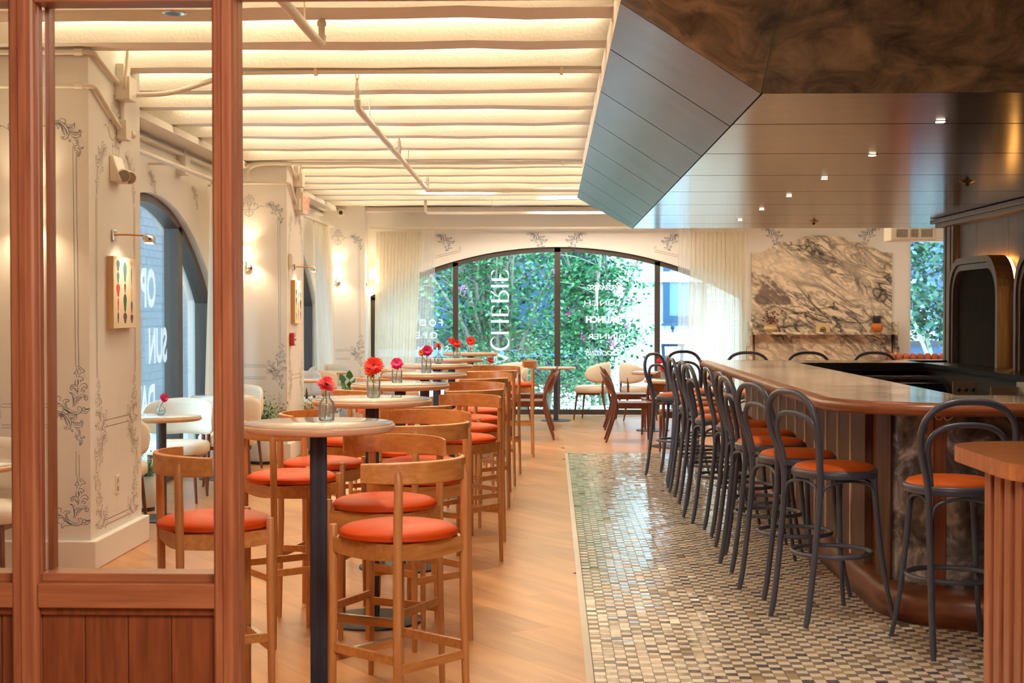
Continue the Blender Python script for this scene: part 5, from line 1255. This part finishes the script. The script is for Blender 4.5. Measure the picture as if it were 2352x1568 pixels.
# ---- planters
def planter(x, y, r, h, kind, label, leaf_n=150, ph=.3):
    p = thing('potted_plant', label, 'plant', (x, y, 0), 0)
    obj('pot', MB().lathe([(r*.93, .03), (r, .06), (r, h), (r-.02, h), (r-.02, h-.04), (0, h-.04)], n=32), potm, p)
    obj('pot_base', MB().lathe([(r*.9, 0), (r*.9, .03)], n=32), darkp, p); obj('soil', MB().lathe([(r-.02, h-.035), (0, h-.03)], n=20), soil, p)
    m = MB()
    for k in range(leaf_n):
        a = R.uniform(0, 2*PI); rr = r*1.15*math.sqrt(R.random()); base = Vector((rr*.4*math.cos(a), rr*.4*math.sin(a), h-.03)); tip = Vector((rr*1.3*math.cos(a), rr*1.3*math.sin(a), h+ph*R.uniform(.25, 1)*(1-.4*rr/r)))
        if kind == 'fern':
            for j in range(5):
                q = base.lerp(tip, (j+1)/5); l = .035; d = Vector((R.uniform(-1, 1), R.uniform(-1, 1), R.uniform(-.3, .8))).normalized()*l; s_ = d.cross(Vector((0, 0, 1))).normalized()*.009
                m.add([q, q+d*.5+s_, q+d, q+d*.5-s_], [(0, 1, 2, 3)])
        else:
            d = (tip-base).normalized(); l = R.uniform(.09, .14); s_ = d.cross(Vector((0, 0, 1))).normalized()*l*.38; q = tip; dd = (d+Vector((0, 0, -.3))).normalized()*l
            m.add([q, q+dd*.35+s_, q+dd*.75+s_*.6, q+dd, q+dd*.75-s_*.6, q+dd*.35-s_], [(0, 1, 2, 3, 4, 5)]); m.tube([base, tip], .003, 4, caps=False)
    tag(obj('foliage', m, houseleaf, p), kind='stuff'); return p
planter(-2.84, 13.92, .17, .40, 'fern', 'ferny plant in a pale round pot left of the second pier', 190, .34)
planter(-2.42, 15.0, .17, .42, 'fern', 'ferny plant in a beige pot at the right of the second pier', 120, .22)
planter(-2.45, 17.3, .16, .42, 'leafy', 'broad leaved plant in a pot between second and far piers', 26, .30)
planter(-3.08, 10.55, .12, .26, 'fern', 'small ferny plant on the floor under the nearest low table', 110, .22)

# ================================================================ OUTSIDE
gr = struct('ground', MB().box(-14, 20.85, -.14, 16, 46, -.04).box(-16, -4, -.14, -3.6, 20.85, -.04).box(-20, 20.85, -.14, -14, 46, -.04), paving)
hb = thing('white_brick_building', 'bright white brick building seen through the right half of the back window', 'building', (4.6, 27.5, -.05))
obj('wall', MB().box(-3.5, 0, 0, 1.2, 3, 6.0), mortar, hb)
m = MB(); r_ = 0; z = .0
while z < 5.6:
    x = -3.5+(r_ % 2)*.11
    while x < 1.2:
        if not (-2.62 < x+.2 and x < -1.75 and 1.3 < z < 3.0): m.box(x, -.012, z, x+.205, .002, z+.066)
        x += .217
    z += .076; r_ += 1
tag(obj('bricks', m, brickw, hb), kind='stuff')
obj('string_course', MB().box(-3.2, -.06, 2.12, 1.2, 0, 2.32), brickw, hb); obj('downpipe', MB().tube([(-3.15, -.05, 0), (-3.15, -.05, 5.5)], .025, 8), mortar, hb)
obj('window_frame', MB().box(-2.45, -.05, 1.35, -2.33, .02, 3.0).box(-1.75, -.05, 1.35, -1.63, .02, 3.0).box(-2.33, -.05, 1.35, -1.75, .02, 1.47).box(-2.33, -.05, 2.9, -1.75, .02, 3.0).box(-2.48, -.09, 1.28, -1.6, .02, 1.33), bluewin, hb)
obj('window_pane', MB().box(-2.33, -.02, 1.47, -1.75, .0, 2.9), palewin, hb)
hb2 = thing('dark_blue_building', 'dark blue building behind the leafy tree outside', 'building', (-2.6, 30, -.05))
obj('wall', MB().box(-6, 0, 0, 3.8, 3, 6.0), darkhouse, hb2); 
for k in range(5): obj('window_pane', MB().box(-5+k*1.7, -.03, 1.2, -4.1+k*1.7, 0, 2.6), bluewin, hb2)
obj('ledge', MB().box(-6, -.1, .6, 3.8, 0, .75), palewin, hb2)
hb3 = thing('pale_brick_neighbor', 'pale brick house wall outside the left windows', 'building', (-6.3, 14, -.05))
nb = plain('blue_gray_brick', S(104, 128, 148), .8); obj('wall', MB().box(-3, -4, 0, 0, 13, 6), mortar, hb3)
m = MB(); z = 0; r_ = 0
while z < 4:
    y = -3+(r_ % 2)*.15
    while y < 12.7: m.box(0, y, z, .012, y+.285, z+.105); y += .3
    z += .12; r_ += 1
tag(obj('bricks', m, nb, hb3), kind='stuff')
# crape myrtle: pale stems and leaf masses
def tree(name, label, loc, stems, leaves, spread, seed, blossoms=0, lsz=.06, mats=(leaf1, leaf2, leaf3), pieces=None, cat='tree'):
    t = thing(name, label, cat, loc); rr = random.Random(seed); ends = []
    for s in range(stems):
        a = rr.uniform(-1, 1); b = rr.uniform(-.6, .6); pts = [Vector((a*.25, b*.2, 0))]; d = Vector((a*spread[0]*.16, b*.2, 1)).normalized()
        hgt = rr.uniform(.75, 1.0)*spread[2]; k = 7
        for j in range(k):
            d = (d+Vector((rr.gauss(a*.06*spread[0]/2, .10), rr.gauss(0, .08), .05))).normalized(); pts.append(pts[-1]+d*hgt/k)
        m = MB().tube(crom(pts, 3), [.045*(1-.72*i/(3*k)) for i in range(3*k+1)], 7, caps=False)
        for j in range(2, k+1):
            for _ in range(2):
                e = pts[j]+Vector((rr.uniform(-.7, .7)+a*.3, rr.uniform(-.4, .3), rr.uniform(.0, .5))); m.tube(crom([pts[j], pts[j].lerp(e, .5)+Vector((0, 0, .06)), e], 3), [.012, .011, .010, .009, .007, .005, .004], 5, caps=False); ends.append(e)
        obj('stem', m, bark, t)
    extra = pieces or []
    cl_ = [(e, rr.uniform(.22, .42)) for e in ends]+[(Vector(c), r) for c, r in extra]
    wsum = [r**2 for _, r in cl_]; tot = sum(wsum); ms = [MB(), MB(), MB()]
    for (c, r), w_ in zip(cl_, wsum):
        for _ in range(int(leaves*w_/tot)):
            q = Vector((rr.gauss(0, .5), rr.gauss(0, .5), rr.gauss(0, .42)))*r+c
            d = Vector((rr.uniform(-1, 1), rr.uniform(-1, 1), rr.uniform(-.7, .5))).normalized(); l = lsz*rr.uniform(.7, 1.3); s_ = d.cross(Vector((rr.uniform(-1, 1), rr.uniform(-1, 1), rr.uniform(0, 1)))).normalized()*l*.28
            ms[0 if rr.random() < .55 else (1 if rr.random() < .6 else 2)].add([q, q+d*l*.5+s_, q+d*l, q+d*l*.5-s_], [(0, 1, 2, 3)])
    for i in range(3): tag(obj('foliage', ms[i], mats[i], t), kind='stuff')
    if blossoms:
        m = MB()
        for _ in range(blossoms):
            c, r = rr.choice(cl_); c = c+Vector((rr.uniform(-.3, .4), -.1, rr.uniform(-.2, .3)))
            for _ in range(16):
                q = c+Vector((rr.gauss(0, .035), rr.gauss(0, .03), rr.gauss(0, .04))); d = Vector((rr.uniform(-1, 1), rr.uniform(-1, 1), rr.uniform(-1, 1))).normalized()*.028; s_ = d.orthogonal().normalized()*.014
                m.add([q-d*.5-s_, q+d*.5-s_, q+d*.5+s_, q-d*.5+s_], [(0, 1, 2, 3)])
        tag(obj('blossoms', m, bloss, t), kind='stuff')
    return t
pcs = []
rp = random.Random(3)
for _ in range(46):
    x_ = rp.uniform(-2.4, 1.7); pcs.append(((x_, rp.uniform(.4, 1.6), rp.uniform(1.5 if x_ < -.2 else .4, 3.3)), rp.uniform(.25, .5)))
tree('crape_myrtle', 'leafy tree with many pale stems filling the left of the back window', (-1.0, 24.2, -.05), 20, 7500, (2.0, 1, 3.8), 5, 14, .095, pieces=pcs)
pcs = []
for z0, x1 in ((3.2, .0), (2.7, .2), (2.2, .75), (1.75, .55), (1.3, .85), (.85, .5), (.4, .2), (3.0, -.2), (2.0, .0), (1.2, .0)):
    for k in range(8): u = k/7; pcs.append(((-.6+(x1+.6)*u, rp.uniform(-.2, .2), z0-.25*u*rp.uniform(0, 1)), .40*(1-.72*u)))
tree('crape_myrtle', 'leafy tree with pink blossom sprays in the middle of the back window', (.85, 23.4, -.05), 4, 6500, (.9, .6, 3.3), 11, 22, .085, pieces=pcs)
tree('garden_tree', 'blurred tree outside the small window right of the mantel', (7.3, 26.0, -.05), 5, 12000, (2.0, 1, 4.6), 21, 0, .13, mats=(leaf2, leaf2, palewin))
tree('shrub', 'low shrub in the garden below the back window', (-.2, 22.3, -.05), 4, 2600, (1.8, .8, .6), 31, 0, .06)
hb4 = thing('blue_gray_building', 'blue gray building behind the garden wall outside the small window', 'building', (9.0, 36, -.05)); obj('wall', MB().box(-3.2, 0, 0, 5, 3, 7), bluewin, hb4); obj('roof_edge', MB().box(-3.3, -.2, 7, 5, 3.1, 7.15), brickw, hb4)
gw = thing('garden_wall', 'white garden wall with dark rails outside the small window', 'wall', (7.6, 29.5, -.05))
obj('wall', MB().box(-1.2, 0, .95, 2, .2, 1.42), brickw, gw); obj('rail', MB().box(-1.2, -.05, .86, 2, .25, .95), blackmetal, gw); obj('rail', MB().box(-1.2, -.05, 1.50, 2, .0, 1.54), blackmetal, gw); obj('base', MB().box(-1.2, .02, 0, 2, .2, .86), bluewin, gw)
for k in range(7): obj('upright', MB().box(-1.15+k*.5, -.04, 1.42, -1.12+k*.5, -.01, 1.5), blackmetal, gw)
s = thing('garden_lantern', 'blue post lantern with white roof outside the right pane', 'lantern', (1.92, 22.6, -.05))
obj('post', MB().tube([(0, 0, 0), (0, 0, .62)], .03, 10), bluewin, s)
m = MB()
for a, b in ((-.13, -.13), (.13, -.13), (.13, .13), (-.13, .13)): m.bar((a, b, .62), (a*1.2, b*1.2, 1.02), .02, .02)
m.box(-.17, -.17, 1.0, .17, .17, 1.04).box(-.14, -.14, .60, .14, .14, .63); obj('cage', m, bluewin, s)
obj('roof', MB().add([(-.2, -.2, 1.04), (.2, -.2, 1.04), (.2, .2, 1.04), (-.2, .2, 1.04), (-.08, -.08, 1.22), (.08, -.08, 1.22), (.08, .08, 1.22), (-.08, .08, 1.22)], [(0,1,5,4),(1,2,6,5),(2,3,7,6),(3,0,4,7),(4,5,6,7),(3,2,1,0)]), brickw, s)
obj('finial', MB().lathe([(.03, 1.22), (.012, 1.25), (.035, 1.28), (.03, 1.32), (0, 1.37)], n=12), bluewin, s)
